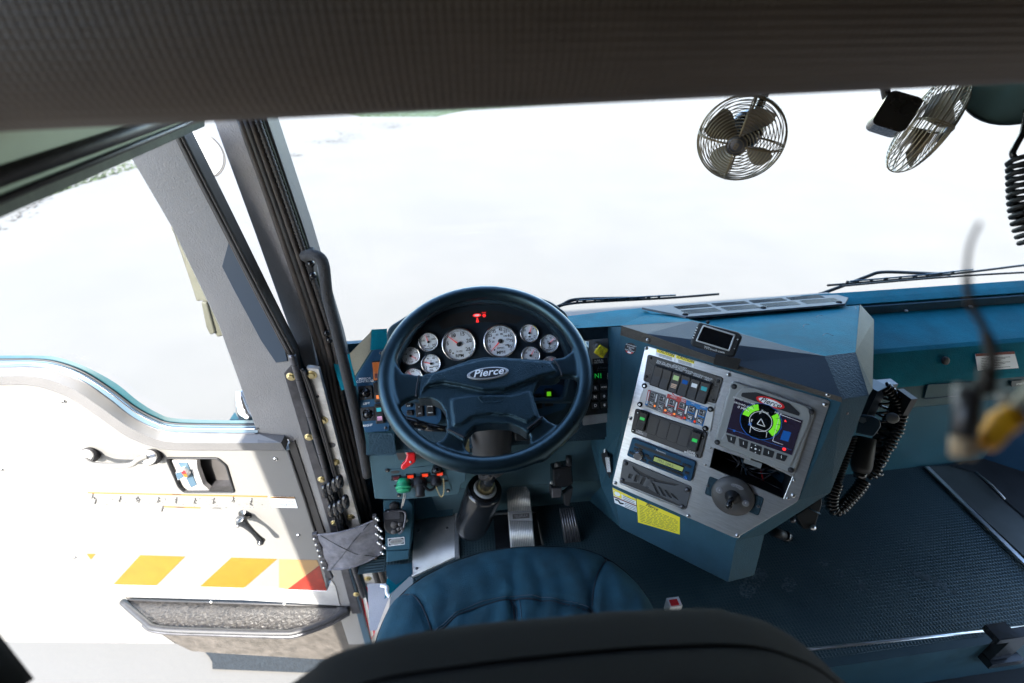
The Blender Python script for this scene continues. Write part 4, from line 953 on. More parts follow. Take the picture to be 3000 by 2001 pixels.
for a, e in (((1222, 800), (1248, 853)), ((1248, 853), (1195, 835)), ((1195, 835), (1222, 800))):
    p, q = (FP.at(*Z('B', x), .0172) for x in (a, e)); b.tube([p, q], .0007, 'lit_white', 4)
for q, tx, z in (((1105, 678), '07/07/20  11:11 AM', .0055), ((1105, 710), 'GROUND SPEED', .0055), ((1102, 733), '0 MPH', .0085), ((1216, 762), 'F', .008), ((1158, 812), 'E', .008), ((1335, 763), '100 F', .006)):
    b.text(FP, pz(FP, 'B', (q,), .0172)[0], z, tx, 'lit_white', .0172, rot=rd)
b.text(FP, pz(FP, 'B', ((1245, 752),), .0172)[0], .006, 'Pierce', 'lit_white', .0172, rot=rd)
for a, e in (((1145, 895), (1152, 852)), ((1152, 852), (1262, 890)), ((1262, 890), (1255, 925)), ((1350, 770), (1300, 950)), ((1350, 770), (1490, 822)), ((1300, 950), (1370, 975))): b.tube([FP.at(*Z('B', x), .017) for x in (a, e)], .0005, 'lit_white', 4)
sq(((1372, 878), (1425, 892), (1405, 955), (1350, 940)), 'scr_blue'); sq(((1035, 872), (1050, 877), (1045, 890), (1030, 885)), 'scr_blue'); sq(((1140, 822), (1160, 828), (1155, 850), (1133, 842)), 'scr_blue'); sq(((1275, 875), (1292, 880), (1288, 895), (1270, 890)), 'scr_blue')
for a, e in (((995, 862), (1280, 962)), ((1280, 962), (1425, 1010))): b.tube([FP.at(*Z('B', x), .0168) for x in (a, e)], .0004, 'scr_blue', 4)
sq(((1385, 805), (1395, 822), (1378, 818)), 'lit_red'); c = pz(FP, 'B', ((1378, 1005),), s_)[0]; b.disc(FP, c, .0035, .0169, 'lit_red', 12)
b.build('screen', DU)
for i, q in enumerate((((985, 905), (1052, 925), (1040, 972), (998, 955)), ((1070, 930), (1135, 955), (1125, 1005), (1075, 985)), ((1152, 962), (1228, 990), (1215, 1048), (1140, 1015)), ((1242, 995), (1312, 1022), (1298, 1065), (1232, 1045)), ((1328, 1030), (1402, 1052), (1380, 1090), (1320, 1070)))):
    b = MB(); b.prism(FP, rounded(pz(FP, 'B', q, .0165), .0015), .014, .0165, 'black', bev=.0008)
    cx, cy = sum(p[0] for p in q)/4, sum(p[1] for p in q)/4
    if i == 2:
        for dx, dy in ((0, -24), (0, 24), (-27, -9), (27, 9)): c = pz(FP, 'B', ((cx+dx, cy+dy),), .017)[0]; b.mesh([FP.W(c[0]+.0018*math.cos(k*2.09+1.57), c[1]+.0018*math.sin(k*2.09+1.57), .0168) for k in range(3)], [[0, 1, 2]], 'white')
        c = pz(FP, 'B', ((cx, cy),), .017)[0]; b.disc(FP, c, .0022, .0168, 'white', 12)
    else: b.prism(FP, pz(FP, 'B', ((cx-1, cy-13), (cx+3, cy-13), (cx+3, cy+6), (cx-1, cy+6)), .0169), .0165, .0168, 'white')
    b.build('key', DU)
# joystick pod
b = MB(); b.prism(FP, rounded(pz(FP, 'B', ((872, 1188), (1243, 1337), (1205, 1458), (838, 1308)), .005), .005), .003, .005, 'dash_rough', bev=.001)
for q in ((862, 1252), (1202, 1392)): b.bolt(FP, pz(FP, 'B', (q,), .005)[0], .0035, .005, 'steel_dark', 'ink')
c = pz(FP, 'B', ((1028, 1325),), .014)[0]; b.lathe(FP.W(*c, .005), FP.n, [(.043, 0), (.044, .006), (.042, .010), (.025, .011), (.018, .012)], 'moulded', 40)
for dx in (-.028, .028): b.lathe(FP.W(c[0]+dx, c[1]-dx*.1, .0155), FP.n, [(.0075, 0), (.007, .001), (.005, .0012)], 'zone_grey', 20); b.text(FP, (c[0]+dx, c[1]-dx*.1), .006, '*', 'white', .0172)
b.prism(FP, circ(c[0]+.003, c[1]+.026, .013, 20, .0048), .0155, .0162, 'zone_grey'); b.text(FP, (c[0]+.003, c[1]+.026), .0055, 'GOLIGHT', 'ink', .0166)
JP = b.build('joystick_pod', CO)
b = MB(); b.lathe(FP.W(c[0], c[1], .015), FP.n, [(.016, 0), (.015, .006), (.011, .009), (.010, .013), (.006, .016)], 'black', 24); b.tube([FP.W(c[0], c[1], .028), FP.W(c[0]-.002, c[1]-.008, .05)], [.0055, .0065], 'black_gloss', 12); b.lathe(FP.W(c[0]-.002, c[1]-.008, .05), FP.n, [(.0065, 0), (.0075, .004), (.006, .009), (.002, .010)], 'black_gloss', 14); b.build('joystick', JP)
# loose wiring in the opening
b = MB(); rw = random.Random(5)
for i in range(13):
    x0, y0 = rw.uniform(900, 1350), rw.uniform(1000, 1180); x1, y1 = rw.uniform(1000, 1400), rw.uniform(1120, 1320)
    pts = [FP.at(*Z('B', p), cc) for p, cc in (((x0, y0-60), -.13), ((x0+40, y0+20), -.05-.03*rw.random()), (((x0+x1)/2, (y0+y1)/2+30), -.04-.03*rw.random()), ((x1, y1), -.06), ((x1+60, y1+40), -.12))]
    b.tube(smoothpath(pts, 6), .0018, rw.choice(['red', 'black_gloss', 'steel_blue', 'black', 'moulded', 'black_gloss']), 6)
b.build('wiring', CO)
b = MB(); cc_ = FP.at(*Z('B', (1165, 1095)), -.045); b.box(cc_, .018, .006, .006, 'disp_grey', (FP.h, FP.v, FP.n)); b.build('connector', CO)
# stickers
b = MB(); b.prism(FP, pz(FP, 'B', ((217, 1265), (375, 1340), (381, 1432), (232, 1368)), .001), 0, .0008, 'label_white')
b.prism(FP, pz(FP, 'B', ((217, 1266), (374, 1341), (376, 1356), (220, 1281)), .0012), .0008, .0012, 'label_yellow'); b.prism(FP, pz(FP, 'B', ((225, 1322), (378, 1385), (379, 1393), (227, 1331)), .0012), .0008, .0012, 'chev_red')
b.prism(FP, pz(FP, 'B', ((222, 1285), (276, 1308), (280, 1340), (226, 1318)), .0012), .0008, .0012, 'label_yellow')
b.prism(FP, circ(*pz(FP, 'B', ((250, 1308),), .0013)[0], .008, 16, .005), .0012, .0014, 'label_white')
for k in range(4): b.prism(FP, pz(FP, 'B', ((290, 1318+k*11), (368, 1350+k*11), (368, 1353+k*11), (290, 1321+k*11)), .0012), .0008, .0012, 'ink')
for k in range(4): b.prism(FP, pz(FP, 'B', ((300, 1368+k*11), (375, 1398+k*10), (375, 1401+k*10), (300, 1371+k*11)), .0012), .0008, .0012, 'ink')
b.tube([FP.at(*Z('B', p), .0016) for p in ((236, 1345), (256, 1352), (270, 1372), (292, 1374))], .0018, 'ink', 6)
b.build('safety_label', CO)
b = MB(); b.prism(FP, [FP.L(p, .001) for p in Z('B', (380, 1338), (673, 1466), (672, 1582), (390, 1500))], 0, .001, 'label_yellow')
YP = [Z('B', (380, 1338)), Z('B', (673, 1466)), Z('B', (672, 1582)), Z('B', (390, 1500))]
def yb(s, t): 
    a = Vector(YP[0]).lerp(Vector(YP[1]), s); c = Vector(YP[3]).lerp(Vector(YP[2]), s); return a.lerp(c, t)
rr2 = random.Random(2)
for k in range(11):
    t = .22+.068*k; s = .06
    while s < .92:
        L_ = rr2.uniform(.05, .16); P_ = [FP.L(p, .0012) for p in (yb(s, t), yb(min(.95, s+L_), t), yb(min(.95, s+L_), t+.016), yb(s, t+.016))]; b.prism(FP, P_, .001, .0012, 'dash_grain'); s += L_+.03
b.text(FP, FP.L(yb(.35, .09), .001), .012, 'Pierce', 'ink', .0012, rot=ang((380, 1338), (673, 1466)), bold=True); b.build('load_chart_label', CO)
b = MB(); c = pz(FP, 'B', ((338, 326),), .001)[0]; b.disc(FP, c, .0145, .001, 'ink', 32)
for k, (tx, dy) in enumerate((('CUSTOM BUILT', .008), ('SHAWNEE', .003), ('FIRE', -.001), ('DEPARTMENT', -.0052))): b.text(FP, (c[0], c[1]+dy), .0038, tx, 'white', .0013)
b.prism(FP, [(c[0]+.0128*math.cos(R(a)), c[1]+.0128*math.sin(R(a))) for a in range(215, 326, 10)], .001, .0012, 'red'); b.prism(FP, circ(c[0], c[1]-.0098, .005, 16, .002), .0012, .0015, 'white'); b.build('round_badge', CO)
LF = Pl(f3[7], f3[6]-f3[7], (f3[6]-f3[7]).cross(lk1-f3[7]))
if LF.n.dot(CAM-LF.p0) < 0: LF = Pl(f3[7], f3[6]-f3[7], -LF.n)
b = MB(); q = [LF.L(p, .001) for p in Z('B', (160, 975), (178, 1020), (213, 1140), (195, 1200), (150, 1085), (140, 1030))]; b.prism(LF, q, 0, .001, 'ink')
for k in range(5): b.prism(LF, [LF.L(p, .0013) for p in Z('B', (168+k*6, 1060), (171+k*6, 1060), (185+k*5, 1160), (182+k*5, 1160))], .001, .0013, 'label_white')
b.prism(LF, circ(*LF.L(Z('B', (163, 1015)), .0013), .007, 16), .001, .0014, 'label_white'); b.build('warning_label', CO)
b = MB()
for q in ((730, 1350), (695, 1490)): pass
for q in Z('G', (725, 1350), (695, 1490)): 
    n_ = (g1-f3[1]).cross(f3[2]-f3[1]).normalized(); n_ = n_ if n_.dot(CAM-f3[1]) > 0 else -n_
    b.lathe(hit(*q, f3[1], n_), n_, [(.0035, 0), (.003, .0015)], 'steel_dark', 10)
b.build('rivet', CO)

# tyre pressure monitor stuck on the brow
t = thing('pressure_monitor', 'small black tyre-pressure monitor with silver-edged blank screen sitting on the console brow', 'monitor', (.58, .85, .85))
pm = dep(*Z('B', (925, 260)), 1.0); NV = (CAM-pm).normalized(); NV = Vector((NV.x-.12, NV.y, NV.z+.1)).normalized()
MP = Pl(pm, (math.cos(R(32)), -math.sin(R(32)), 0), NV)
out = Z('B', (800, 145), (1075, 215), (1095, 245), (1070, 300), (1040, 378), (1010, 380), (755, 308), (742, 285), (770, 220))
b = MB(); b.prism(MP, rounded([MP.L(p) for p in out], .005), -.022, 0, 'black', bev=.004)
b.text(MP, MP.L(Z('B', (905, 335))), .0075, 'TSTtruck.com', 'white', .0004, rot=MP.L(Z('B', (990, 350)))[1]*0-.08)
for k in range(5): b.disc(MP, MP.L(Z('B', (790-k*7, 185+k*17))), .0012, .0004, 'white', 8)
b.text(MP, MP.L(Z('B', (1063, 265))), .008, '+', 'white', .0004); b.text(MP, MP.L(Z('B', (1041, 325))), .008, '-', 'white', .0004); b.build('case', t)
b = MB(); so_ = Z('B', (830, 165), (1050, 232), (1008, 345), (780, 275)); so_l = rounded([MP.L(p) for p in so_], .003)
b.prism(MP, so_l, 0, .003, 'alu_plate', bev=.0008, holes=[inset(so_l if area2(so_l) > 0 else so_l[::-1], .003)]); b.prism(MP, inset(so_l if area2(so_l) > 0 else so_l[::-1], .003), 0, .001, 'scr_black'); b.build('screen', t)
b = MB(); bp = MP.at(*Z('B', (1000, 385)), -.01); b.box(bp+Vector((0, .0, -.012)), .025, .012, .014, 'black', (MP.h, MP.n, Z__)); b.tube([MP.at(*Z('B', (862, 150)), -.005), MP.at(*Z('B', (862, 143)), -.002)], .004, 'black', 8); b.build('mount', t)
# ------------------------------------------------------------------ steering wheel
WE = R(65); WC = Vector((.0314, .8783, .8011)); WP = Pl(WC, X_, (0, -math.cos(WE), math.sin(WE)))
SW = thing('steering_wheel', 'black four-spoke steering wheel with oval badge on its pad', 'steering wheel', WC)
fc = 'A'
spk = [
 ((600, 792), (620, 780), (760, 740), (900, 690), (1000, 655), (1100, 640), (1250, 642), (1450, 655), (1620, 668), (1690, 770), (1640, 800), (1540, 800), (1490, 850), (1470, 935), (1518, 1085), (1545, 1118), (1428, 1225), (1372, 1185), (1290, 1152), (1150, 1146), (1020, 1164), (962, 1222), (945, 1290), (810, 1210), (798, 1065), (752, 988), (690, 956), (585, 956)),
 ((300, 600), (420, 600), (428, 700), (470, 768), (560, 782), (640, 790), (640, 930), (520, 960), (450, 1010), (440, 1080), (330, 1050)),
 ((1900, 520), (1780, 540), (1755, 610), (1700, 645), (1610, 660), (1620, 800), (1760, 788), (1825, 820), (1840, 890), (1900, 880)),
 ((790, 1170), (960, 1240), (935, 1290), (950, 1345), (1005, 1395), (1080, 1410), (960, 1500), (560, 1350), (560, 1215), (660, 1280), (720, 1300), (780, 1270), (808, 1215)),
 ((1400, 1180), (1535, 1085), (1590, 1140), (1650, 1165), (1710, 1130), (1830, 1180), (1560, 1430), (1330, 1480), (1280, 1410), (1390, 1385), (1440, 1320), (1445, 1250)),
]
b = MB(); b.tube([WP.W(.2305*math.cos(2*math.pi*i/96), .2305*math.sin(2*math.pi*i/96), 0) for i in range(96)], .0185, 'wheel_rubber', 20, closed=True)
for s in spk[1:]: b.prism(WP, [WP.L(p) for p in Z(fc, *s)], -.016, .004, 'wheel_rubber')
b.prism(WP, [WP.L(p) for p in Z(fc, *inset([(x, y) for x, y in spk[0]], 0))], -.03, -.012, 'wheel_rubber')
rim = b.build('rim', SW); remesh(rim, .0030, 14, .55)
b = MB(); pad = [WP.L(p, .01) for p in Z(fc, *spk[0])]
b.prism(WP, pad, -.03, .010, 'pad_rubber')
up = [(700, 770), (900, 705), (1100, 655), (1300, 655), (1600, 680), (1650, 750), (1500, 790), (1400, 830), (1250, 885), (1080, 890), (900, 850), (780, 830), (660, 850), (610, 900)]
b.prism(WP, [WP.L(p, .018) for p in Z(fc, *up)], 0, .019, 'pad_rubber')
lo = [(840, 960), (1000, 930), (1300, 930), (1440, 900), (1490, 1090), (1430, 1140), (1290, 1080), (1150, 1070), (1000, 1090), (920, 1150), (860, 1160)]
b.prism(WP, [WP.L(p, .016) for p in Z(fc, *lo)], 0, .016, 'pad_rubber')
pado = b.build('horn_pad', SW); remesh(pado, .0024, 9, .6)
def surf(o):
    me = o.data; org = ORG.get(o.name, Vector()); return BVHTree.FromPolygons([v.co+org for v in me.vertices], [tuple(p.vertices) for p in me.polygons])
bv = surf(pado)
def on(bv, uv, lift=.001):
    d = ray(*uv).normalized(); h, nn, i, ds = bv.ray_cast(CAM, d)
    return (h - d*lift, nn) if h else (None, None)
h0, n0 = on(bv, Z('A', (1122, 770)))
EP = Pl(h0+n0*.0015, X_, n0)
c = EP.L(Z('A', (1122, 768))); 
rx = .0405; ry = .0115*1.25
rot = R(3)
def ov(rx, ry): return [(c[0]+rx*math.cos(t)*math.cos(rot)-ry*math.sin(t)*math.sin(rot), c[1]+rx*math.cos(t)*math.sin(rot)+ry*math.sin(t)*math.cos(rot)) for t in [6.2832*i/40 for i in range(40)]]
b = MB(); b.prism(EP, ov(rx*1.17, ry*1.05), -.004, .0022, 'alu_plate', bev=.001); b.prism(EP, ov(rx, ry*.86), .0022, .0026, 'ink'); b.text(EP, (c[0], c[1]+.0008), .026, 'Pierce', 'white', .0032, rot=rot, bold=True, sx=1.05); b.build('oval_badge', SW)
b = MB()
for (x, y) in ((640, 850), (668, 838), (700, 815), (735, 800), (765, 782), (695, 790), (725, 770), (790, 798), (825, 758), (790, 770), (1400, 688), (1425, 702), (1450, 720), (1462, 690), (1480, 705), (1500, 722), (1515, 692), (1540, 712), (1565, 695), (1590, 712), (1608, 692), (630, 800), (660, 800)):
    p, nn = on(bv, Z('A', (x, y)), .0)
    if p: b.lathe(p, nn, [(.0016, -.0005), (.0013, .0008), (.0004, .0012)], 'wheel_rubber', 8)
b.build('dimple_texture', SW)
b = MB()   # debossed maker's cartouche and crease lines
cart = smoothpath([Vector((*p, 0)) for p in ((1050, 945), (1150, 930), (1245, 922), (1250, 945), (1215, 985), (1120, 990), (1080, 988), (1045, 950))], 5)
q = [on(bv, Z('A', (p.x, p.y)), .0)[0] for p in cart]; q = [x for x in q if x]
if len(q) > 3: b.tube(q, .0009, 'wheel_rubber', 6)
p, nn = on(bv, Z('A', (1150, 958)), 0)
if p: TP = Pl(p, X_, nn); b.text(TP, (0, 0), .013, 'Freedom', 'wheel_rubber', .0006, sx=1.2)
b.build('debossed_mark', SW)
# gaps between pad and spokes
for s in (((600, 785), (590, 800), (572, 925), (580, 940)), ((1625, 662), (1665, 720), (1690, 790)), ((812, 1195), (880, 1225), (945, 1258)), ((1540, 1100), (1490, 1140), (1425, 1190))):
    b = MB(); P_ = [WP.at(*Z('A', p), .012) for p in s]; b.tube(smoothpath(P_, 4), .0022, 'ink', 6); b.build('seam', SW)

# column under the wheel
SC = thing('steering_column', 'dark steering column with wrinkled cover and black floor boot', 'steering column', (.03, 1.0, .4))
c1 = WP.at(*Z('A', (1150, 1190)), -.05); b = MB(); axn = -WP.n
top = WP.W(.008, -.035, -.03); 
ce_ = hy(*Z('A', (1150, 1450)), .985); b.tube([top, top.lerp(ce_, .3), top.lerp(ce_, .95), ce_], [.054, .056, .056, .050], 'moulded', 28)
b.tube([WP.W(.008, -.035, -.02), WP.W(.008, -.035, -.035)], [.045, .045], 'black', 24); b.build('upper_cover', SC)
b = MB()
sh = [hy(*Z('C', (1145, 330)), .93), hy(*Z('C', (1125, 400)), .95), hy(*Z('C', (1105, 450)), .975)]
b.tube([ce_]+sh, [.03, .022, .020, .02], 'black_gloss', 16)
for k in range(11):
    a = -2.6+k*.26; pz_ = hy(*Z('C', (1095+42*math.cos(a)*-1, 362+18*math.sin(-a)*1)), .925); 
    b.tube([pz_, pz_+Vector((0, .0, -.018))], .0018, 'moulded', 5)
b.build('shaft', SC)
b = MB(); bt = hy(*Z('C', (1100, 475)), .98); bb = hy(*Z('C', (1010, 720)), .995); bb2 = hy(*Z('C', (1000, 745)), 1.0)
ax = (bt-bb).normalized(); Rb = .056
b.lathe(bb2, ax, [(Rb*.9, -.02), (Rb, .0), (Rb*1.03, .03), (Rb*1.02, .04), (Rb*1.04, (bt-bb2).length*.5), (Rb*1.03, (bt-bb2).length-.02), (Rb*.95, (bt-bb2).length), (Rb*.80, (bt-bb2).length-.004), (Rb*.5, (bt-bb2).length-.01)], 'black_gloss', 36); b.build('floor_boot', SC)
b = MB(); b.lathe(bt+ax*-.006, ax, [(.030, 0), (.036, .004), (.036, .010), (.028, .012), (.024, .004)], 'disp_grey', 30); b.lathe(bt, ax, [(.024, 0), (.024, .03), (.020, .034)], 'brass', 24); b.build('collar', SC)
b = MB(); 
b.tube(smoothpath([CL.at(*Z('A', (640, 1170)), .07), CL.at(*Z('A', (560, 1150)), .10), CL.at(*Z('A', (470, 1130)), .11)], 5), [.011]*5+[.013]*6, 'black_gloss', 14)
b.tube([CL.at(*Z('A', (800, 1195)), .05), CL.at(*Z('A', (640, 1175)), .07)], [.008, .011], 'black_gloss', 12)
SPL = Pl(CL.at(*Z('A', (615, 1180)), .082), X_, CL.n)
for q, tx in (((600, 1195), 'ID'), ((625, 1185), 'D'), ((610, 1170), 'ID')): b.text(SPL, SPL.L(Z('A', q)), .007, tx, 'white', .003)
b.build('stalk', SC)
b = MB(); b.box(CL.at(*Z('A', (965, 1250)), .06), .006, .01, .02, 'alu_dull'); b.box(CL.at(*Z('A', (960, 1310)), .06), .006, .008, .02, 'brass'); b.build('latch_bracket', SC)
b = MB(); b.prism(CL, rounded(pz(CL, 'A', ((1320, 1180), (1400, 1210), (1445, 1285), (1330, 1285)), .05), .004), .0, .05, 'black', bev=.004); b.build('tilt_lever', SC)

# ------------------------------------------------------------------ pedals
def ribbed(pl, k, pts, m, mr, nr, name, parent, th=.012, r=.0):
    P_ = rounded(pz(pl, k, pts, 0), r); b = MB(); b.prism(pl, P_, -th, 0, m, bev=.001); o = b.build(name, parent); return o
BP = Pl(hy(*Z('C', (1370, 680)), 1.0), X_, (0, -math.cos(R(42)), math.sin(R(42))))
t = thing('brake_pedal', 'long ribbed aluminium brake pedal with rounded top', 'pedal', BP.p0)
bpts = ((1264, 500), (1290, 465), (1330, 446), (1370, 444), (1415, 460), (1442, 500), (1482, 935), (1298, 945))
ribbed(BP, 'C', bpts, 'alu_dull', None, 0, 'pedal_plate', t)
b = MB()
for i in range(13):
    f = (i+.6)/13.2; x0 = 1266+f*174; x1 = 1299+f*180; y0 = 505-52*math.sin(math.pi*f)
    for ya, yb_ in ((y0, 645), (722, 938)):
        a = BP.at(*Z('C', (x0+(x1-x0)*(ya-505)/435, ya)), .002); e = BP.at(*Z('C', (x0+(x1-x0)*(yb_-505)/435, yb_)), .002); b.tube([a, e], .0021, 'alu_plate', 6)
b.build('grip_ribs', t)
b = MB(); b.prism(BP, pz(BP, 'C', ((1302, 662), (1444, 652), (1448, 705), (1306, 716)), .003), 0, .003, 'alu_dull'); b.prism(BP, pz(BP, 'C', ((1310, 670), (1438, 661), (1441, 698), (1313, 707)), .0034), .003, .0034, 'moulded'); b.text(BP, pz(BP, 'C', ((1375, 684),), .0038)[0], .011, 'TELEFLEX', 'alu_dull', .0038); b.build('name_plate', t)
b = MB(); b.box(BP.W(0, -.02, -.06), .02, .03, .04, 'steel_dark', (BP.h, BP.v, BP.n)); b.build('pedal_arm', t)
AP = Pl(hy(*Z('C', (1750, 760)), .985), X_, (0, -math.cos(R(40)), math.sin(R(40))))
t = thing('accelerator_pedal', 'narrow black rubber accelerator pedal hanging from a black sensor box', 'pedal', AP.p0)
ribbed(AP, 'C', ((1670, 628), (1780, 614), (1836, 878), (1712, 895)), 'rubber', None, 0, 'pedal_pad', t, r=.003)
b = MB()
for i in range(6):
    f = (i+.5)/6; b.tube([AP.at(*Z('C', (1672+106*f, 632-10*f)), .0025), AP.at(*Z('C', (1716+118*f, 888-14*f)), .0025)], .0042, 'steel_dark', 6)
b.build('grip_ribs', t)
AQ = Pl(hy(*Z('C', (1700, 390)), .99), X_, (0, -math.cos(R(25)), math.sin(R(25)))); b = MB()
b.prism(AQ, rounded(pz(AQ, 'C', ((1618, 325), (1765, 295), (1778, 440), (1720, 470), (1622, 465)), 0), .005), -.05, 0, 'black_gloss', bev=.005)
b.prism(AQ, pz(AQ, 'C', ((1610, 470), (1690, 465), (1680, 545), (1612, 548)), -.01), -.06, -.01, 'steel_dark', bev=.003)
b.prism(AQ, pz(AQ, 'C', ((1700, 520), (1775, 470), (1768, 520), (1745, 610), (1712, 605)), -.01), -.04, -.01, 'black', bev=.003)
b.tube([AQ.at(*Z('C', p), -.01) for p in ((1740, 225), (1742, 310))], .010, 'black', 10); b.tube([AQ.at(*Z('C', (1655, 300-3*k)), -.01-.004*k) for k in range(4)], .011, 'moulded', 10)
b.bolt(AQ, pz(AQ, 'C', ((1612, 435),), -.005)[0], .006, -.012, 'steel'); b.build('sensor_box', t)

# ------------------------------------------------------------------ floor fittings
t = thing('foot_rest_plate', 'bare ribbed aluminium foot rest plate on the floor left of the steering boot', 'floor plate', (-.15, 1.0, .0))
FPl = Pl((0, 0, .004), X_, Z__); q = [FPl.L(p, .006) for p in Z('C', (560, 715), (865, 668), (868, 995), (538, 1150))]
b = MB(); b.prism(FPl, q, -.003, .006, 'alu_plate', bev=.0008)
for i in range(46):
    a = Vector(q[0] if area2(q) else q[0]).lerp(Vector(FPl.L(Z('C', (865, 668)), .006)), (i+.5)/46); e = Vector(FPl.L(Z('C', (538, 1150)), .006)).lerp(Vector(FPl.L(Z('C', (868, 995)), .006)), (i+.5)/46); b.tube([FPl.W(a.x, a.y, .006), FPl.W(e.x, e.y, .006)], .0009, 'alu_plate', 4)
b.build('plate', t)
b = MB(); b.prism(FPl, [FPl.L(p, .012) for p in Z('C', (868, 665), (892, 655), (904, 985), (872, 998))], -.003, .012, 'alu_dull', bev=.002); b.build('edge_trim', t)
b = MB()
for qq in ((590, 795), (808, 775), (578, 1085)): b.lathe(hz(*Z('C', qq), .011), Z__, [(.005, 0), (.004, .002)], 'steel_dark', 12)
b.build('screw', t)
b = MB(); b.prism(FPl, [FPl.L(p, 0) for p in Z('C', (1160, 668), (1280, 655), (1500, 650), (1545, 905), (1180, 935))], -.003, 0, 'black_gloss')
b.tube([hz(*Z('C', p), .008) for p in ((1160, 668), (1495, 650), (1542, 900))], .004, 'rubber', 8); struct(tag(b.build('pedal_cutout'), 'glossy black floor cutout under the brake pedal', 'floor cutout')); 
o = bpy.data.objects['pedal_cutout']; del o['kind']
t = thing('floor_sill', 'blue-grey painted sill with white sealant at the driver door threshold', 'sill', (-.33, .85, .0))
b = MB(); q = [hz(*p, .012) for p in Z('C', (345, 1060), (540, 1045), (545, 1130), (420, 1210), (345, 1150))]; quad(b, q, 'console')
quad(b, [hz(*p, -.02) for p in Z('C', (350, 1150), (545, 1125), (400, 1260), (330, 1320))], 'dash'); quad(b, [hz(*p, -.05) for p in Z('C', (200, 1200), (350, 1200), (370, 1290), (270, 1560), (215, 1560))], 'post_grey')
b.build('threshold', t)
b = MB(); b.tube(smoothpath([hz(*p, .003) for p in Z('C', (350, 1150), (400, 1142), (460, 1135), (540, 1125))], 4), .003, 'white', 6); b.tube(smoothpath([hz(*p, .0) for p in Z('C', (300, 1215), (345, 1225), (350, 1275), (372, 1300))], 4), .006, 'white', 6); b.build('sealant', t)

# remote pendant box on the floor at the left
RP = Pl(hy(*Z('C', (430, 760)), .99), X_, (.05, -math.cos(R(38)), math.sin(R(38))))
t = thing('pendant_box', 'blue-grey floor box by the driver door holding a black keypad, oval AIR HORN plate', 'control box', RP.p0)
b = MB(); b.prism(RP, rounded(pz(RP, 'C', ((318, 560), (515, 558), (545, 600), (528, 940), (340, 952)), 0), .004), -.10, 0, 'console', bev=.004)
b.prism(RP, pz(RP, 'C', ((345, 952), (520, 940), (515, 1012), (345, 1040)), -.01), -.1, -.01, 'console', bev=.003); b.build('housing', t)
b = MB(); b.prism(RP, rounded(pz(RP, 'C', ((318, 650), (460, 645), (490, 680), (485, 760), (440, 820), (370, 830), (325, 790)), .03), .01), 0, .03, 'black', bev=.006)
b.prism(RP, rounded(pz(RP, 'C', ((330, 655), (445, 652), (448, 705), (332, 712)), .032), .004), .03, .032, 'steel_dark')
for q_, r_ in (((403, 750), .0105), ((448, 745), .006), ((400, 803), .008), ((437, 783), .0055), ((462, 778), .0055)): b.lathe(RP.W(*pz(RP, 'C', (q_,), .03)[0], .03), RP.n, [(r_, 0), (r_, .003), (r_*.8, .004)], 'moulded', 20)
b.tube(smoothpath([RP.W(*pz(RP, 'C', (p,), .03)[0], .03) for p in ((350, 650), (470, 645), (492, 690), (470, 790), (440, 820))], 5), .0035, 'steel_dark', 8)
b.lathe(RP.W(*pz(RP, 'C', ((405, 608),), .0)[0], 0), RP.n, [(.016, 0), (.015, .012), (.009, .014), (.004, .014)], 'black', 20); b.lathe(RP.W(*pz(RP, 'C', ((497, 718),), .01)[0], .01), RP.n, [(.006, 0), (.005, .005)], 'steel', 10); b.build('keypad', t)
b = MB(); b.prism(RP, pz(RP, 'C', ((355, 856), (480, 844), (485, 900), (358, 916)), .001), 0, .001, 'label_white'); b.prism(RP, inset([p for p in (pz(RP, 'C', ((355, 856), (480, 844), (485, 900), (358, 916)), .001))][::-1], .0018), .001, .0012, 'ink')
c = pz(RP, 'C', ((420, 880),), .002)[0]; b.prism(RP, circ(*c, .023, 28, .0105), .0012, .0018, 'alu_dull'); b.prism(RP, circ(*c, .020, 28, .0085), .0018, .002, 'disp_grey'); b.text(RP, c, .0065, 'AIR HORN', 'ink', .0024); b.build('name_plate', t)

# ------------------------------------------------------------------ seat
ST = thing('driver_seat', 'blue-grey cloth driver seat, dark blurred backrest top in the foreground', 'seat', (.05, .3, .3))
outl = [(845, 1560), (858, 1490), (872, 1440), (900, 1385), (950, 1335), (1000, 1305), (1080, 1272), (1150, 1257), (1220, 1251), (1300, 1253), (1350, 1260), (1400, 1282), (1440, 1312), (1475, 1350), (1500, 1395), (1530, 1470), (1550, 1560)]
OP = [hz(u, v, .43 if 3 < i < 14 else .42) for i, (u, v) in enumerate(outl)]
OP = smoothpath(OP, 6); cen = Vector((.055, .30, .44)); OP = [OP[0]+Vector((0, -.2, 0))]+OP+[OP[-1]+Vector((0, -.2, 0))]
seams = []
for s in (Z('C', (460, 1240), (560, 1290), (640, 1420), (700, 1600)), Z('C', (2035, 975), (1965, 1120), (1925, 1290), (1925, 1480)), Z('C', (690, 1600), (780, 1540), (900, 1445), (1100, 1365), (1300, 1325), (1500, 1328), (1700, 1358), (1920, 1412)), Z('C', (1300, 1330), (1320, 1400), (1330, 1560)), Z('C', (1335, 1330), (1352, 1400), (1360, 1560)), Z('C', (1740, 930), (1820, 1060), (1900, 1240), (1925, 1300)), Z('C', (1460, 1000), (1480, 1100), (1525, 1200), (1530, 1330)), Z('C', (1330, 960), (1310, 1060), (1315, 1200), (1335, 1330))):
    seams.append(smoothpath([hz(*p, .455) for p in s], 6))
def sd(x, y, k):
    d = 9
    for p in seams[k]: d = min(d, (p.x-x)**2+(p.y-y)**2)
    return math.sqrt(d)
NT = 46; V = []; F = []
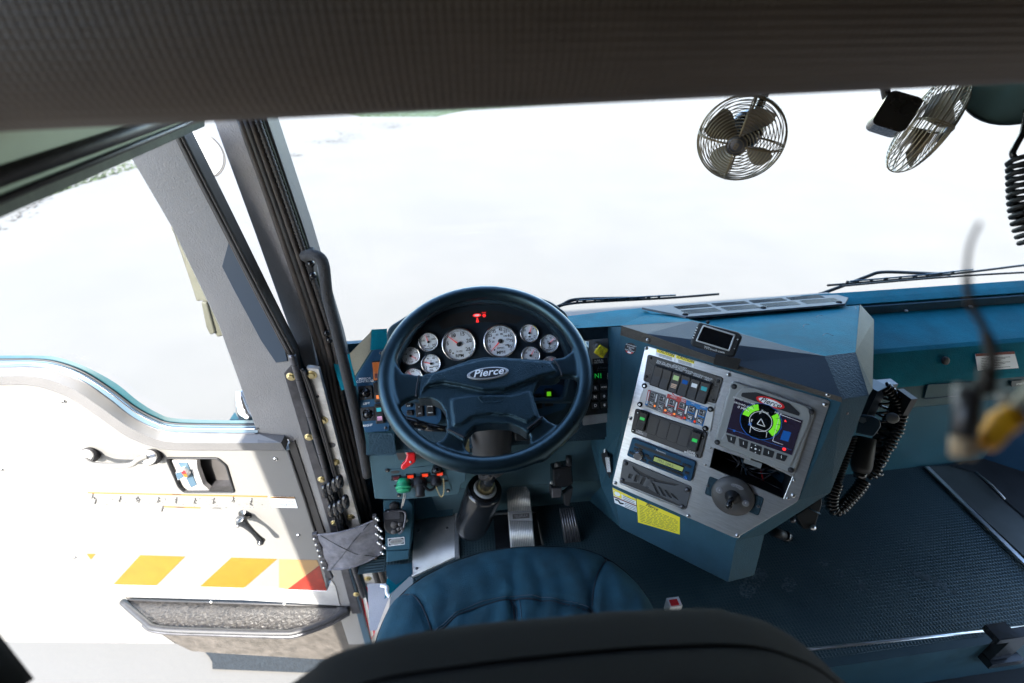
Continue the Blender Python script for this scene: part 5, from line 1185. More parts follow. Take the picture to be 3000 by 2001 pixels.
for j in range(NT+1):
    t_ = j/NT
    for p in OP:
        q = cen.lerp(p, min(1, t_*1.0)); x, y = q.x, q.y
        e = max(0, (t_-.80)/.20); z = .462 - .05*(1-math.sqrt(max(0, 1-e*e))) + .004*noise.noise(Vector((x*14, y*14, 0))) + .0015*noise.noise(Vector((x*50, y*30, 4)))
        for k in range(len(seams)):
            d = sd(x, y, k); z -= (.009 if k < 4 else .0035)*math.exp(-(d/.006)**2) if k < 5 else .003*math.exp(-(d/.008)**2)
        z += .0025*math.sin(x*130+3*math.sin(y*20))*math.exp(-((y-.50)/.12)**2)*.5
        V.append((x, y, z))
W_ = len(OP)
for d, z in ((0.004, .40), (.0, .36), (-.01, .30)):
    for p in OP:
        o_ = (p-cen); o_.z = 0; o_.normalize(); V.append((p.x+o_.x*d, p.y+o_.y*d, z))
rows = NT+1+3
for j in range(rows-1):
    for i in range(W_-1): F.append([j*W_+i, j*W_+i+1, (j+1)*W_+i+1, (j+1)*W_+i])
b = MB(); b.mesh(V, F, 'fabric', True); cush = b.build('seat_cushion', ST); bs = surf(cush)
for k, s in enumerate(seams[:4]):
    P_ = [on(bs, tuple(_uv(p)) , -.0005)[0] if 0 else p for p in s]
    P2_ = []
    for p in s:
        h, nn, i_, ds = bs.ray_cast(p+Vector((0, 0, .2)), Vector((0, 0, -1)))
        if h: P2_.append(h+Vector((0, 0, .0004)))
    if len(P2_) > 2:
        b = MB(); b.tube(P2_, .0016, 'stitch', 6); b.build('seam', cush)
b = MB()
for k in (2, 3, 4):
    s = seams[k]; acc = 0
    for i in range(len(s)-1):
        for f in (0, .25, .5, .75):
            p = s[i].lerp(s[i+1], f); d = (s[i+1]-s[i]).normalized(); nrm = Vector((-d.y, d.x, 0)) * .0055
            h, nn, i_, ds = bs.ray_cast(p+nrm+Vector((0, 0, .2)), Vector((0, 0, -1)))
            if h: b.tube([h+Vector((0, 0, .0008))-d*.0014, h+Vector((0, 0, .0008))+d*.0014], .0008, 'thread', 4)
b.build('stitching', cush)
b = MB(); b.tube([p+Vector((0, 0, -.012)) for p in OP], .004, 'fabric_dark', 8); b.build('piping', cush)
BK = Pl((0, .215, .9), X_, (0, -.97, .24))
bo = [(600, 1620), (700, 1540), (760, 1498), (900, 1455), (1150, 1422), (1400, 1400), (1600, 1393), (1700, 1402), (1800, 1440), (1870, 1495), (1950, 1575)]
bl = [BK.L(p) for p in bo]; bl = [(bl[0][0]-.03, -.40)]+bl+[(bl[-1][0]+.05, -.12), (bl[-1][0]+.06, -.40)]
b = MB(); b.prism(BK, rounded(bl, .03), -.005, .085, 'fabric_dark'); bo_ = b.build('backrest', ST); remesh(bo_, .006, 10, .6)
b = MB()
P_ = [BK.W(x, y-.012, .036) for x, y in rounded([bl[i] for i in range(2, len(bl)-2)], .02)[5:-5]]
bb_ = surf(bo_); P2_ = []
for p in P_:
    h, nn, i_, ds = bb_.ray_cast(p+Vector((0, 0, .1)), Vector((0, 0, -1)))
    if h: P2_.append(h+Vector((0, 0, .001)))
if len(P2_) > 2: b.tube(P2_, .0011, 'fabric_dark', 6)
b.build('seam', bo_)
# belt buckle beside the seat
t = thing('belt_buckle', 'small red-buttoned seat belt buckle peeking out right of the seat cushion', 'belt buckle', (.33, .50, .4))
b = MB(); p = hz(1545, 1393, .36); b.box(p, .014, .010, .02, 'label_white'); b.build('buckle_shell', t)
b = MB(); b.box(p+Vector((-.002, -.002, .021)), .009, .006, .002, 'red'); b.build('release_button', t)
# ------------------------------------------------------------------ driver door (stands open)
da = R(8.5); DN = Vector((-math.sin(da), -math.cos(da), 0)); DH = Vector((math.cos(da), -math.sin(da), 0))
DP = Pl(hy(740, 1110, 1.0), DH, DN)
DR = thing('cab_door', 'white-panelled driver door standing open, curved grey sill, orange chevrons and a window crank', 'door', DP.p0)
def dz(k, pts, c=0): return [DP.L(p, c) for p in (Z(k, *pts) if len(pts) > 1 else [Z(k, *pts)])]
def dl(pts, c=0): return [DP.L(p, c) for p in pts]
# window post
b = MB()
post = [(297, 358), (330, 330), (405, 296), (515, 512), (600, 680), (668, 812), (676, 862), (735, 1100), (800, 1330), (850, 1480), (800, 1480), (770, 1385), (757, 1325), (745, 1290), (700, 1130), (662, 1010), (592, 1000), (500, 745), (395, 525)]
b.prism(DP, dl(post), -.04, .0, 'post_paint', bev=.003); b.build('window_post', DR)
b = MB(); b.prism(DP, dl(Z('E', (1398, 965), (1358, 1110), (1440, 1270), (1600, 1568), (1690, 1700), (1762, 1690), (1720, 1520), (1560, 1240)), .003), 0, .003, 'navy', bev=.001); b.build('post_channel', DR)
b = MB()
for off, m_, r_ in ((0, 'seal', .006), (8, 'seal', .004), (-7, 'seal_brown', .003)):
    b.tube(smoothpath([DP.at(u+off, v, .006) for u, v in ((404, 300), (450, 392), (515, 518), (600, 684), (668, 812))], 5), r_, m_, 8)
b.build('rubber_seal', DR)
# glass
b = MB(); g = [(-260, 822), (0, 820), (120, 822), (250, 855), (320, 905), (400, 950), (460, 968), (585, 968), (500, 745), (395, 525), (300, 358), (-260, 620)]
b.prism(DP, dl(g, -.02), -.024, -.02, 'glass'); b.build('window_glass', DR)
# channel bands along the sill
def ribbon(b, top, bot, ct, cb_, m, n=8):
    T = smoothpath([Vector((*p, 0)) for p in top], n); B_ = smoothpath([Vector((*p, 0)) for p in bot], n)
    N = 60
    def samp(P, f):
        x = f*(len(P)-1); i = min(int(x), len(P)-2); return P[i].lerp(P[i+1], x-i)
    V = []
    for i in range(N+1):
        a = samp(T, i/N); e = samp(B_, i/N); V += [DP.at(a.x, a.y, ct), DP.at(e.x, e.y, cb_)]
    b.mesh(V, [[2*i, 2*i+1, 2*i+3, 2*i+2] for i in range(N)], m, True)
E1 = [(-600, 98), (0, 98), (230, 98), (400, 110), (600, 180), (800, 290), (950, 410), (1080, 490), (1200, 530), (1500, 543), (1775, 543)]
E2 = [(-600, 125), (0, 125), (220, 124), (390, 145), (580, 215), (770, 335), (930, 455), (1070, 530), (1190, 565), (1500, 573), (1775, 573)]
E3 = [(-600, 180), (0, 180), (190, 176), (350, 196), (560, 270), (740, 390), (900, 515), (1040, 588), (1180, 624), (1500, 632), (1775, 634)]
E4 = [(-600, 240), (0, 240), (190, 240), (340, 266), (520, 340), (700, 460), (870, 580), (1020, 655), (1170, 694), (1500, 700), (1935, 700)]
E5 = [(-600, 300), (0, 300), (190, 300), (330, 330), (500, 400), (680, 520), (850, 640), (1000, 708), (1160, 745), (1500, 750), (1965, 750)]
ZD_ = lambda L_: Z('D', *L_)
b = MB(); ribbon(b, ZD_(E1), ZD_([(x, y+2) for x, y in E2]), -.012, -.006, 'teal_rubber'); 
b.tube(smoothpath([DP.at(*p, -.004) for p in ZD_(E2)], 6), .0028, 'ink', 6); b.build('glass_seal', DR)
b = MB(); ribbon(b, ZD_(E2), ZD_(E3), -.006, .004, 'steel_blue'); b.tube(smoothpath([DP.at(*p, .003) for p in ZD_([(x, (y+z)/2) for (x, y), (_, z) in zip(E2, E3)])], 6), .003, 'chrome', 6); b.tube(smoothpath([DP.at(*p, .004) for p in ZD_(E3)], 6), .0022, 'steel_dark', 6); b.build('window_channel', DR)
b = MB(); ribbon(b, ZD_(E3), ZD_(E4), .004, .030, 'white_panel'); ribbon(b, ZD_(E4), ZD_(E5), .030, .028, 'door_paint'); ribbon(b, ZD_(E5), ZD_([(x, y+3) for x, y in E5]), .028, 0, 'door_paint')  # sill top gets the whiter paint for its sunlit look
e0, e1, e2, e3 = DP.at(*Z('D', (1775, 634)), .004), DP.at(*Z('D', (1960, 650)), .004), DP.at(*Z('D', (1935, 700)), .030), DP.at(*Z('D', (1775, 700)), .030)
quad(b, [e0, e1, e2, e3], 'door_paint'); quad(b, [e1, DP.at(*Z('D', (1985, 688)), .002), DP.at(*Z('D', (1966, 750)), .028), e2], 'door_paint'); b.build('window_sill', DR)
# inner skin
b = MB()
sk = [(-330, 890)]+ZD_([(0, 297), (190, 297), (330, 327), (500, 397), (680, 517), (850, 637), (1000, 705), (1160, 742), (1965, 747)])+[(662, 1035), (700, 1150), (743, 1291), (751, 1357), (500, 1349), (265, 1344), (-330, 1335)]
q = dl(sk, .001)
lhole = rounded(dz('D', ((1148, 800), (1500, 802), (1560, 850), (1615, 1035), (1275, 1035), (1235, 1000)), .001), .008)
b.prism(DP, q, -.02, .001, 'white_panel', holes=[lhole]); b.build('inner_panel', DR)
b = MB(); b.prism(DP, dl([(-330, 1336), (265, 1344), (500, 1349), (751, 1357), (760, 1333), (770, 1345), (781, 1391), (560, 1378), (290, 1371), (-330, 1365)], .003), -.02, .003, 'alu_plate', bev=.001)
b.build('kick_plate', DR)
b = MB(); b.prism(DP, dl([(-330, 1365), (290, 1371), (781, 1391), (850, 1480), (845, 1520), (640, 1508), (520, 1501), (440, 1495), (405, 1478), (372, 1455), (290, 1371)][1:], -.02), -.045, -.02, 'door_skin'); b.prism(DP, dl([(-330, 1365), (288, 1371), (370, 1455), (403, 1478), (-330, 1470)], -.02), -.045, -.02, 'white_panel'); b.build('lower_skin', DR)
b = MB(); b.tube([DP.at(*p, .004) for p in ((661, 1033), (700, 1145), (745, 1290), (757, 1330))], .005, 'seal', 8); b.prism(DP, dl([(662, 1020), (676, 1012), (750, 1240), (756, 1325), (748, 1292)], .004), 0, .004, 'seal'); b.build('panel_seal', DR)
# chevrons
def chev(pts, m):
    b = MB(); b.prism(DP, dz('J', pts, .0022), .001, .0022, m); b.build('chevron_stripe', DR)
chev(((460, 223), (505, 223), (481, 253)), 'chev_yellow'); chev(((742, 230), (980, 237), (828, 390), (601, 384)), 'chev_yellow')
chev(((1225, 243), (1468, 250), (1290, 405), (1058, 397)), 'chev_yellow'); chev(((1478, 251), (1680, 256), (1690, 282), (1520, 412), (1478, 400)), 'chev_pale'); chev(((1692, 284), (1732, 421), (1520, 413)), 'chev_red')
# warning strip with pictograms
b = MB(); b.prism(DP, dz('D', ((605, 1040), (1840, 1066), (1842, 1074), (605, 1047)), .0016), .001, .0016, 'warn_orange'); b.prism(DP, dz('D', ((1130, 1136), (1380, 1144), (1380, 1151), (1130, 1143)), .0016), .001, .0016, 'warn_orange')
for q, tx in (((1215, 1055), 'WARNING'), ((1240, 1144), 'WARNING'), ((1490, 1149), 'WARNING')): b.text(DP, dz('D', (q,), .0018)[0], .006, tx, 'ink', .0019, bold=True)
def man(cx, cy, s, ph):
    h = lambda dx, dy: DP.at(*Z('D', (cx+dx*s, cy+dy*s)), .0018)
    b.lathe(h(0, -14), DN, [(.0022, 0), (.002, .0006)], 'ink', 10)
    for seg in (((0, -10), (-3+4*math.sin(ph), 4)), ((-3+4*math.sin(ph), 4), (10*math.cos(ph), 8)), ((10*math.cos(ph), 8), (8*math.cos(ph*1.3), 18)), ((-1, -7), (9*math.sin(ph*2), -2-4*math.cos(ph))), ((-3, 4), (-8, 14))): b.tube([h(*seg[0]), h(*seg[1])], .0011, 'ink', 5)
for i, (x, y) in enumerate(((640, 1066), (660, 1100), (830, 1086), (950, 1088), (1093, 1090), (1217, 1094), (1345, 1098), (1475, 1098), (1607, 1088), (1735, 1104), (1122, 1152))):
    man(x, y, 1.15 if i != 9 else 1.5, i*1.7)
c = dz('D', ((950, 1088),), .0018)[0]; b.prism(DP, circ(*c, .007, 18), .001, .0017, 'ink'); b.prism(DP, circ(*c, .0035, 12), .0017, .002, 'white_panel')
for k in range(240):
    x, y = rr.uniform(640, 1830), rr.choice([rr.gauss(1082, 6), rr.gauss(1108, 6), rr.gauss(1128, 8)])
    if rr.random() < .8: q = (x, y+.012*(x-640)); w_ = rr.uniform(2, 9); b.prism(DP, dz('D', ((q[0], q[1]), (q[0]+w_, q[1]), (q[0]+w_, q[1]+1.6), (q[0], q[1]+1.6)), .0016), .001, .0016, 'disp_grey' if rr.random() < .7 else 'ink')
b.build('warning_strip', DR)
b = MB(); P_ = dz('D', ((1848, 1064), (2030, 1070), (2055, 1150), (1870, 1145)), .0016); b.prism(DP, P_, .001, .0016, 'ink'); b.prism(DP, inset(P_ if area2(P_) > 0 else P_[::-1], .0012), .0016, .0018, 'label_white')
b.prism(DP, dz('D', ((1855, 1068), (2028, 1073), (2032, 1085), (1858, 1080)), .002), .0018, .002, 'warn_orange'); b.text(DP, dz('D', ((1943, 1077),), .0022)[0], .0068, 'WARNING', 'ink', .0022, bold=True)
b.text(DP, dz('D', ((1955, 1117),), .0022)[0], .0062, 'This vehicle has a seating\ncapacity of   6   personnel\n\nCarrying additional personnel\nmay result in death or serious\ninjury', 'ink', .0022); b.build('warning_label', DR)
# grab bar
b = MB(); h1, h2 = DP.at(*Z('D', (585, 800)), .035), DP.at(*Z('D', (1015, 820)), .035)
ln = smoothpath([DP.at(*Z('D', p), c_) for p, c_ in (((590, 815), .04), ((640, 848), .05), ((760, 855), .052), ((900, 850), .05), ((960, 810), .045), ((1015, 795), .036))], 6)
V = []; 
DBAR = b
b.tube(ln, .0075, 'white_panel', 10); GB = b.build('grab_bar', DR)
for uv, cc_ in (((640, 775), (575, 800)), ((1070, 790), (1010, 805))):
    b = MB(); p0_ = DP.at(*Z('D', uv), 0); p1_ = DP.at(*Z('D', cc_), .034); a_ = (p1_-p0_).normalized(); 
    b.lathe(p0_, a_, [(.020, 0), (.022, .006), (.022, .026), (.020, .032)], 'steel_dark', 28)
    for k in range(26):
        x = a_.orthogonal().normalized(); y = a_.cross(x); an = 6.283*k/26; dd = x*math.cos(an)+y*math.sin(an); b.box(p0_+a_*.016+dd*.022, .0009, .0012, .010, 'ink', (dd, a_.cross(dd), a_))
    b.lathe(p0_+a_*.032, a_, [(.0205, 0), (.0205, .003), (.017, .005)], 'alu_plate', 28); 
    b.lathe(p0_+a_*.036, a_, [(.004, 0), (.003, .003)], 'steel', 10); b.build('end_mount', GB)
# inside latch
b = MB(); b.tube([DP.W(x, y, .003) for x, y in rounded(lhole, .002)], .0032, 'black', 8, closed=True)
b.prism(DP, lhole, -.05, -.045, 'moulded')
nL = len(lhole)
for i in range(nL): quad(b, [DP.W(*lhole[i-1], .001), DP.W(*lhole[i], .001), DP.W(*lhole[i], -.045), DP.W(*lhole[i-1], -.045)], 'steel_dark')
LH = b.build('latch_recess', DR)
b = MB(); b.prism(DP, rounded(dz('D', ((1175, 822), (1355, 822), (1360, 880), (1400, 990), (1450, 1035), (1275, 1030), (1240, 990)), -.005), .004), -.02, -.005, 'alu_plate', bev=.002); b.prism(DP, rounded(dz('D', ((1225, 835), (1290, 838), (1355, 990), (1315, 1010)), -.003), .003), -.005, -.003, 'steel_blue', bev=.001)
b.prism(DP, rounded(dz('D', ((1205, 905), (1250, 890), (1295, 930), (1285, 945), (1220, 960)), .014), .003), -.003, .014, 'alu_plate', bev=.003)
b.prism(DP, dz('D', ((1250, 898), (1275, 890), (1282, 912), (1258, 915)), .0146), .014, .0146, 'red'); b.prism(DP, dz('D', ((1260, 915), (1283, 912), (1292, 932), (1272, 938)), .0146), .014, .0146, 'chev_yellow'); b.prism(DP, rounded(dz('D', ((1208, 910), (1248, 897), (1265, 935), (1225, 955)), .0148), .002), .014, .0148, 'steel_blue'); b.build('latch_lever', LH)
# window crank
CK = MB(); p0_ = DP.at(*Z('D', (1690, 1190)), 0); b = CK
b.lathe(p0_, DN, [(.021, 0), (.020, .003), (.008, .005), (.0075, .02), (.009, .022), (.0085, .03)], 'black_gloss', 28)
b.lathe(p0_+DN*.012, DN, [(.0085, 0), (.0088, .001), (.0085, .002), (.0085, .008)], 'chrome', 20)
p1_ = DP.at(*Z('D', (1665, 1240)), .036); p2_ = DP.at(*Z('D', (1740, 1310)), .046); p3_ = DP.at(*Z('D', (1800, 1375)), .048)
b.tube(smoothpath([p1_+Vector((-.004, 0, .006)), p1_, p2_, p3_], 7), [.004, .010, .013, .015, .016, .0165, .0165, .016, .014, .012, .010, .009, .008, .0075, .007, .007, .0072, .0075, .008, .009, .0095, .008], 'black_gloss', 14)
b.lathe(p3_, DN, [(.010, -.006), (.010, .008), (.007, .011)], 'black_gloss', 18); b.lathe(p3_+DN*.009, DN, [(.004, 0), (.004, .003)], 'chrome', 12); b.lathe(p1_+DN*.012+Vector((-.006, 0, -.004)), DN, [(.005, 0), (.0045, .003)], 'chrome', 12); b.build('window_crank', DR)
for q in ((440, 410), (1898, 808), (2057, 1334), (515, 1485), (12, 880)):
    b = MB(); b.bolt(DP, dz('D', (q,), .001)[0], .0068, .001, 'chrome', 'ink'); b.build('screw', DR)
for q in ((1162, 442), (1652, 458), (1120, 476), (1508, 486), (690, 430)):
    b = MB(); b.bolt(DP, dz('J', (q,), .003)[0], .006, .003, 'alu_plate', None); b.build('screw', DR)
# map pocket / step ledge
zt_ = -.30
top = [hz(*p, zt_) for p in Z('J', (655, 462), (1500, 489), (1775, 499), (1850, 478), (1845, 520), (1750, 560), (1580, 620), (1470, 628), (850, 605), (770, 570))]
KL = Pl((0, 0, zt_), X_, Z__)
b = MB(); b.prism(KL, [KL.L(p) for p in Z('J', (655, 462), (1500, 489), (1775, 499), (1850, 478), (1845, 520), (1750, 560), (1580, 620), (1470, 628), (850, 605), (770, 570))], -.03, 0, 'pocket', bev=.003); PK = b.build('door_ledge', DR)
b = MB(); b.tube(smoothpath([hz(*p, zt_+.002) for p in Z('J', (650, 475), (765, 575), (845, 618), (1150, 632), (1470, 640), (1580, 632), (1745, 572), (1845, 515))], 5), .011, 'rubber', 10); b.tube(smoothpath([hz(*p, zt_-.012) for p in Z('J', (765, 595), (845, 632), (1150, 646), (1470, 656), (1580, 650), (1745, 592), (1850, 535))], 5), .009, 'steel_dark', 8); b.build('rubber_lip', PK)
b = MB(); b.tube([hz(*p, zt_+.003) for p in Z('J', (680, 465), (1500, 490), (1780, 500))], .004, 'seal', 6)
for i in range(60):
    x = rr.gauss(1300, 220); y = rr.gauss(600, 14) if rr.random() < .6 else rr.uniform(500, 600)
    if 760 < x < 1500: q = hz(*Z('J', (x, min(y, 612))), zt_+.0008); s = rr.uniform(.001, .004); b.mesh([(q.x-s*2, q.y-s*.6, q.z), (q.x+s*1.5, q.y-s*.3, q.z), (q.x+s, q.y+s*.8, q.z), (q.x-s, q.y+s*.4, q.z)], [[0, 1, 2, 3]], 'mud')
b.build('dried_mud', PK)

# ------------------------------------------------------------------ windshield pillar, seals, hinge
HY = Pl((0, 1.0, 0), X_, (0, -1, 0))
AP_ = Pl((0, 1.06, 0), X_, (0, -1, 0))
t = thing('windshield_pillar', 'grey pebbled windshield pillar with black ribbed door seals', 'pillar', (-.45, 1.05, .9))
b = MB(); b.prism(AP_, [AP_.L(p) for p in [(487, 270), (546, 270), (640, 530), (716, 784), (728, 845), (690, 842), (674, 784), (583, 530)]], -.05, 0, 'post_grey', bev=.003); b.build('pillar_face', t)
b = MB(); b.prism(AP_, [AP_.L(p, .005) for p in [(600, 270), (612, 270), (700, 530), (778, 784), (806, 900), (790, 900), (744, 784), (680, 530)]], -.06, .005, 'door_paint', bev=.002); b.build('inner_flange', t)
def sp_(L_, k=6, c=.012): return smoothpath([AP_.at(u, v, c) for u, v in L_], k)
base = [(560, 270), (648, 520), (735, 784), (760, 900), (783, 994), (828, 1179), (868, 1335)]
b = MB()
for off, m_, r_ in ((-8, 'seal_brown', .009), (4, 'seal', .009), (15, 'seal_brown', .008)): b.tube(sp_([(u+off*(1 if v < 900 else .8), v) for u, v in base]), r_, m_, 10)
b.build('door_seal', t)
b = MB(); P_ = sp_([(u+30*(1 if v < 900 else .8), v) for u, v in base], 12, .016)
b.tube(P_, .006, 'seal', 8)
Lc = 0
for i in range(len(P_)-1):
    d = P_[i+1]-P_[i]; k = max(1, int(d.length/.0075))
    for j in range(k): q = P_[i]+d*(j/k); b.lathe(q, d, [(.0068, -.0015), (.0075, 0), (.0068, .0015)], 'seal_brown', 8, cap=False)
b.build('beaded_seal', t)
b = MB(); b.tube(sp_([(u+40*(1 if v < 900 else .7), v) for u, v in base[:4]], 6, .01), .003, 'olive_trim', 6); b.build('trim_strip', t)
b = MB(); b.prism(HY, dz2 := [HY.L(p, .004) for p in Z('I', (310, 200), (366, 206), (470, 610), (556, 920), (600, 1085), (626, 1186), (580, 1188), (545, 1050), (500, 925), (400, 560))], -.01, .004, 'leaf_metal', bev=.001); BL_ = b
b = MB(); b.prism(HY, [HY.L(p, .003) for p in Z('I', (205, 225), (240, 183), (262, 215), (330, 520), (412, 760), (455, 960), (560, 1330), (520, 1330), (430, 985), (330, 640))], -.012, .003, 'steel_dark', bev=.001); DL_ = b
b = MB(); P_ = smoothpath([HY.at(*p, .012) for p in Z('I', (243, 138), (290, 300), (360, 540), (412, 720), (470, 900), (520, 1090), (572, 1250))], 8)
b.tube(P_, .0085, 'steel_dark', 12)
for i in range(3, len(P_)-1, 3): d = (P_[i+1]-P_[i]).normalized(); b.lathe(P_[i], d, [(.0089, -.001), (.0089, .001)], 'ink', 12)
t = b.build('piano_hinge', DR); HB = HD = t; BL_.build('body_leaf', t); DL_.build('door_leaf', t)
b = MB(); 
for L_ in (((288, 205), (330, 330), (400, 560), (440, 700), (500, 920)), ((300, 215), (342, 330), (410, 560), (455, 720))): b.tube(smoothpath([HY.at(*p, .010) for p in Z('I', *L_)], 6), .0045, 'seal', 8)
b.build('rubber_strip', t)
for q in ((335, 232), (388, 440), (442, 633), (512, 885), (592, 1168)):
    b = MB(); b.bolt(HY, [HY.L(Z('I', q), .004)][0], .0085, .004, 'brass', None, hexa='brass'); b.build('bolt', HB)
for q in ((240, 240), (322, 518), (381, 712), (440, 912), (540, 1240)):
    b = MB(); b.bolt(HY, [HY.L(Z('I', q), .003)][0], .0078, .003, 'brass', None, hexa='brass'); b.build('bolt', HD)
b = MB(); b.prism(HY, circ(*HY.L(Z('I', (422, 555)), .0045), .013, 20, .0095), .004, .0048, 'steel_dark'); b.build('plug', HB)
for q in ((361, 331), (573, 1108)): b = MB(); b.bolt(HY, HY.L(Z('I', q), .004), .0042, .004, 'steel_dark', 'ink'); b.build('screw', HB)
t = thing('cable_loom', 'pair of black corrugated cable looms bundled over the lower hinge', 'cable loom', (-.47, .98, .2))
for gi, (qs) in enumerate((((395, 765), (420, 752), (443, 737), (462, 722)), ((425, 855), (447, 848), (468, 835), (490, 815)))):
    b = MB()
    for k, (x, y) in enumerate(qs):
        p0_ = HY.at(*Z('I', (x-3, y-28)), .03+.006*k); p1_ = HY.at(*Z('I', (x+4, y+28)), .03+.006*k); m_ = p0_.lerp(p1_, .5)
        b.tube([p0_, p0_.lerp(p1_, .2), m_, p0_.lerp(p1_, .8), p1_], [.006, .0105, .0115, .0105, .006], 'black_gloss', 8)
    b.build('connector_bundle', t)
b = MB()
for o_ in (0, 14, 28): b.tube(smoothpath([HY.at(*p, .022) for p in Z('I', (400+o_, 780), (428+o_, 850), (455+o_*.8, 930), (480+o_*.6, 1010))], 5), .0045, 'black_gloss', 8)
b.build('cable', t)
# body jamb below, red and white reflective edge
t = thing('door_jamb', 'grey painted cab jamb beside the seat with a red and white reflective strip', 'door jamb', (-.42, .98, -.1))
JP_ = Pl((0, 1.02, 0), X_, (0, -1, 0))
b = MB(); b.prism(JP_, [JP_.L(p) for p in Z('I', (480, 1120), (520, 1100), (560, 1080), (620, 1190), (700, 1220), (690, 1300), (640, 1480), (600, 1500), (560, 1400))], -.02, 0, 'post_grey'); b.build('jamb_panel', t)
b = MB(); b.prism(JP_, [JP_.L(p, .003) for p in Z('I', (572, 1195), (592, 1215), (632, 1370), (618, 1440))], 0, .003, 'red_stripe'); b.prism(JP_, [JP_.L(p, .003) for p in Z('I', (560, 1250), (570, 1240), (612, 1440), (604, 1455))], 0, .003, 'red_stripe'); b.prism(JP_, [JP_.L(p, .0032) for p in Z('I', (552, 1185), (570, 1190), (618, 1425), (608, 1440))], 0, .0032, 'label_white'); b.build('reflective_strip', t)
b = MB(); P_ = [HY.at(*p, .0) for p in Z('I', (455, 985), (520, 1200), (590, 1480), (605, 1480), (560, 1300), (540, 1200))]; b.prism(HY, [HY.L(p) for p in Z('I', (440, 985), (470, 985), (545, 1240), (612, 1490), (585, 1500), (520, 1260))], -.015, 0, 'steel_blue', bev=.002)
b.tube(smoothpath([HY.at(*p, .01) for p in Z('I', (600, 1050), (640, 1180), (652, 1195))], 4), .012, 'seal', 10); b.tube(smoothpath([HY.at(*p, .014) for p in Z('I', (620, 1040), (665, 1180), (672, 1198))], 4), .010, 'seal_brown', 10); b.build('lower_channel', t)
# check strap
t = thing('check_strap', 'grey woven door check strap riveted between door and cab', 'strap', HY.at(*Z('I', (495, 1010)), .04))
e = Z('I', (345, 968), (375, 965), (430, 960), (500, 945), (560, 922), (618, 898), (655, 1050), (600, 1075), (540, 1100), (470, 1118), (405, 1125), (385, 1128))
b = MB(); N = 24; V = []
for i in range(N+1):
    f = i/N
    tp = Vector(Z('I', (352, 968))).lerp(Vector(Z('I', (622, 900))), f); tp.y += 8*math.sin(math.pi*f); bt_ = Vector(Z('I', (398, 1127))).lerp(Vector(Z('I', (655, 1052))), f); bt_.y += 12*math.sin(math.pi*f)
    for j in range(7):
        q = tp.lerp(bt_, j/6); V.append(HY.at(q.x, q.y, .03+.02*math.sin(math.pi*f)+.004*math.sin(j*2.1+f*7)))
F = [[i*7+j, i*7+j+1, (i+1)*7+j+1, (i+1)*7+j] for i in range(N) for j in range(6)]
V2 = [v+Vector((0, .004, 0)) for v in V]; b.mesh(V, F, 'strap_web', True); b.mesh(V2, F, 'strap_web', True)
for jj in (0, 6): b.tube([V[i*7+jj] for i in range(N+1)], .0028, 'strap_web', 6)
b.build('webbing', t)
b = MB(); mid = [V[i*7+j] for i, j in ((2, 0), (8, 2), (14, 4), (22, 6))]; b.tube([q+Vector((0, -.0025, 0)) for q in mid], .0009, 'stitch', 4); b.tube([V[i*7+j]+Vector((0, -.0025, 0)) for i, j in ((2, 6), (8, 4), (14, 2), (22, 0))], .0009, 'stitch', 4); b.build('cross_stitching', t)
b = MB(); b.prism(HY, [HY.L(p, .035) for p in Z('I', (333, 968), (356, 962), (410, 1125), (432, 1170), (405, 1165), (385, 1130))], .025, .035, 'steel_dark', bev=.001); 
for k in range(6): q = Vector((348, 985)).lerp(Vector((392, 1118)), k/5); b.lathe(HY.at(*Z('I', tuple(q)), .035), (0, -1, 0), [(.0055, 0), (.005, .003), (.002, .0045)], 'steel', 12)
b.build('door_bracket', t)
b = MB(); b.prism(HY, [HY.L(p, .04) for p in Z('I', (612, 885), (628, 880), (668, 1050), (650, 1060))], .03, .04, 'steel_dark', bev=.001)
for k, (x, y) in enumerate(((632, 890), (647, 940), (652, 975), (632, 960), (640, 1000), (664, 1018), (632, 925), (655, 1045))): b.lathe(HY.at(*Z('I', (x, y)), .042), (.6, -.8, .1), [(.006, 0), (.006, .004), (.0035, .0045), (.0035, .014), (.002, .015)], 'steel', 10)
b.build('body_bracket', t)
# grab handle
t = thing('grab_handle', 'foam-covered bent grab handle bolted to the windshield pillar', 'grab handle', AP_.at(830, 850, .07))
b = MB(); GHp = smoothpath([AP_.at(700, 588, .02), AP_.at(722, 586, .06), AP_.at(742, 605, .075), AP_.at(752, 680, .08), AP_.at(772, 760, .085), AP_.at(800, 880, .085), AP_.at(822, 980, .085), AP_.at(843, 1092, .085)], 8)
b.tube(GHp, .0125, 'foam', 16); b.build('foam_sleeve', t)
b = MB(); b.prism(AP_, rounded([AP_.L(p, .03) for p in ((693, 578), (716, 578), (722, 640), (712, 648))], .004), .0, .03, 'black', bev=.003)
for q in ((714, 605), (718, 632)): b.lathe(AP_.at(*q, .03), (.5, -.9, 0), [(.009, 0), (.007, .006), (.003, .008)], 'black_gloss', 12)
b.build('upper_bracket', t)
b = MB()
for q in ((750, 764), (756, 780)): b.lathe(AP_.at(*q, .02), (.6, -.8, 0), [(.009, 0), (.007, .006), (.003, .008)], 'black_gloss', 12)
b.build('pillar_bolt', t)
b = MB(); b.tube([AP_.at(848, 1062, .06), AP_.at(852, 1085, .05)], .012, 'black', 10); b.build('lower_bracket', t)

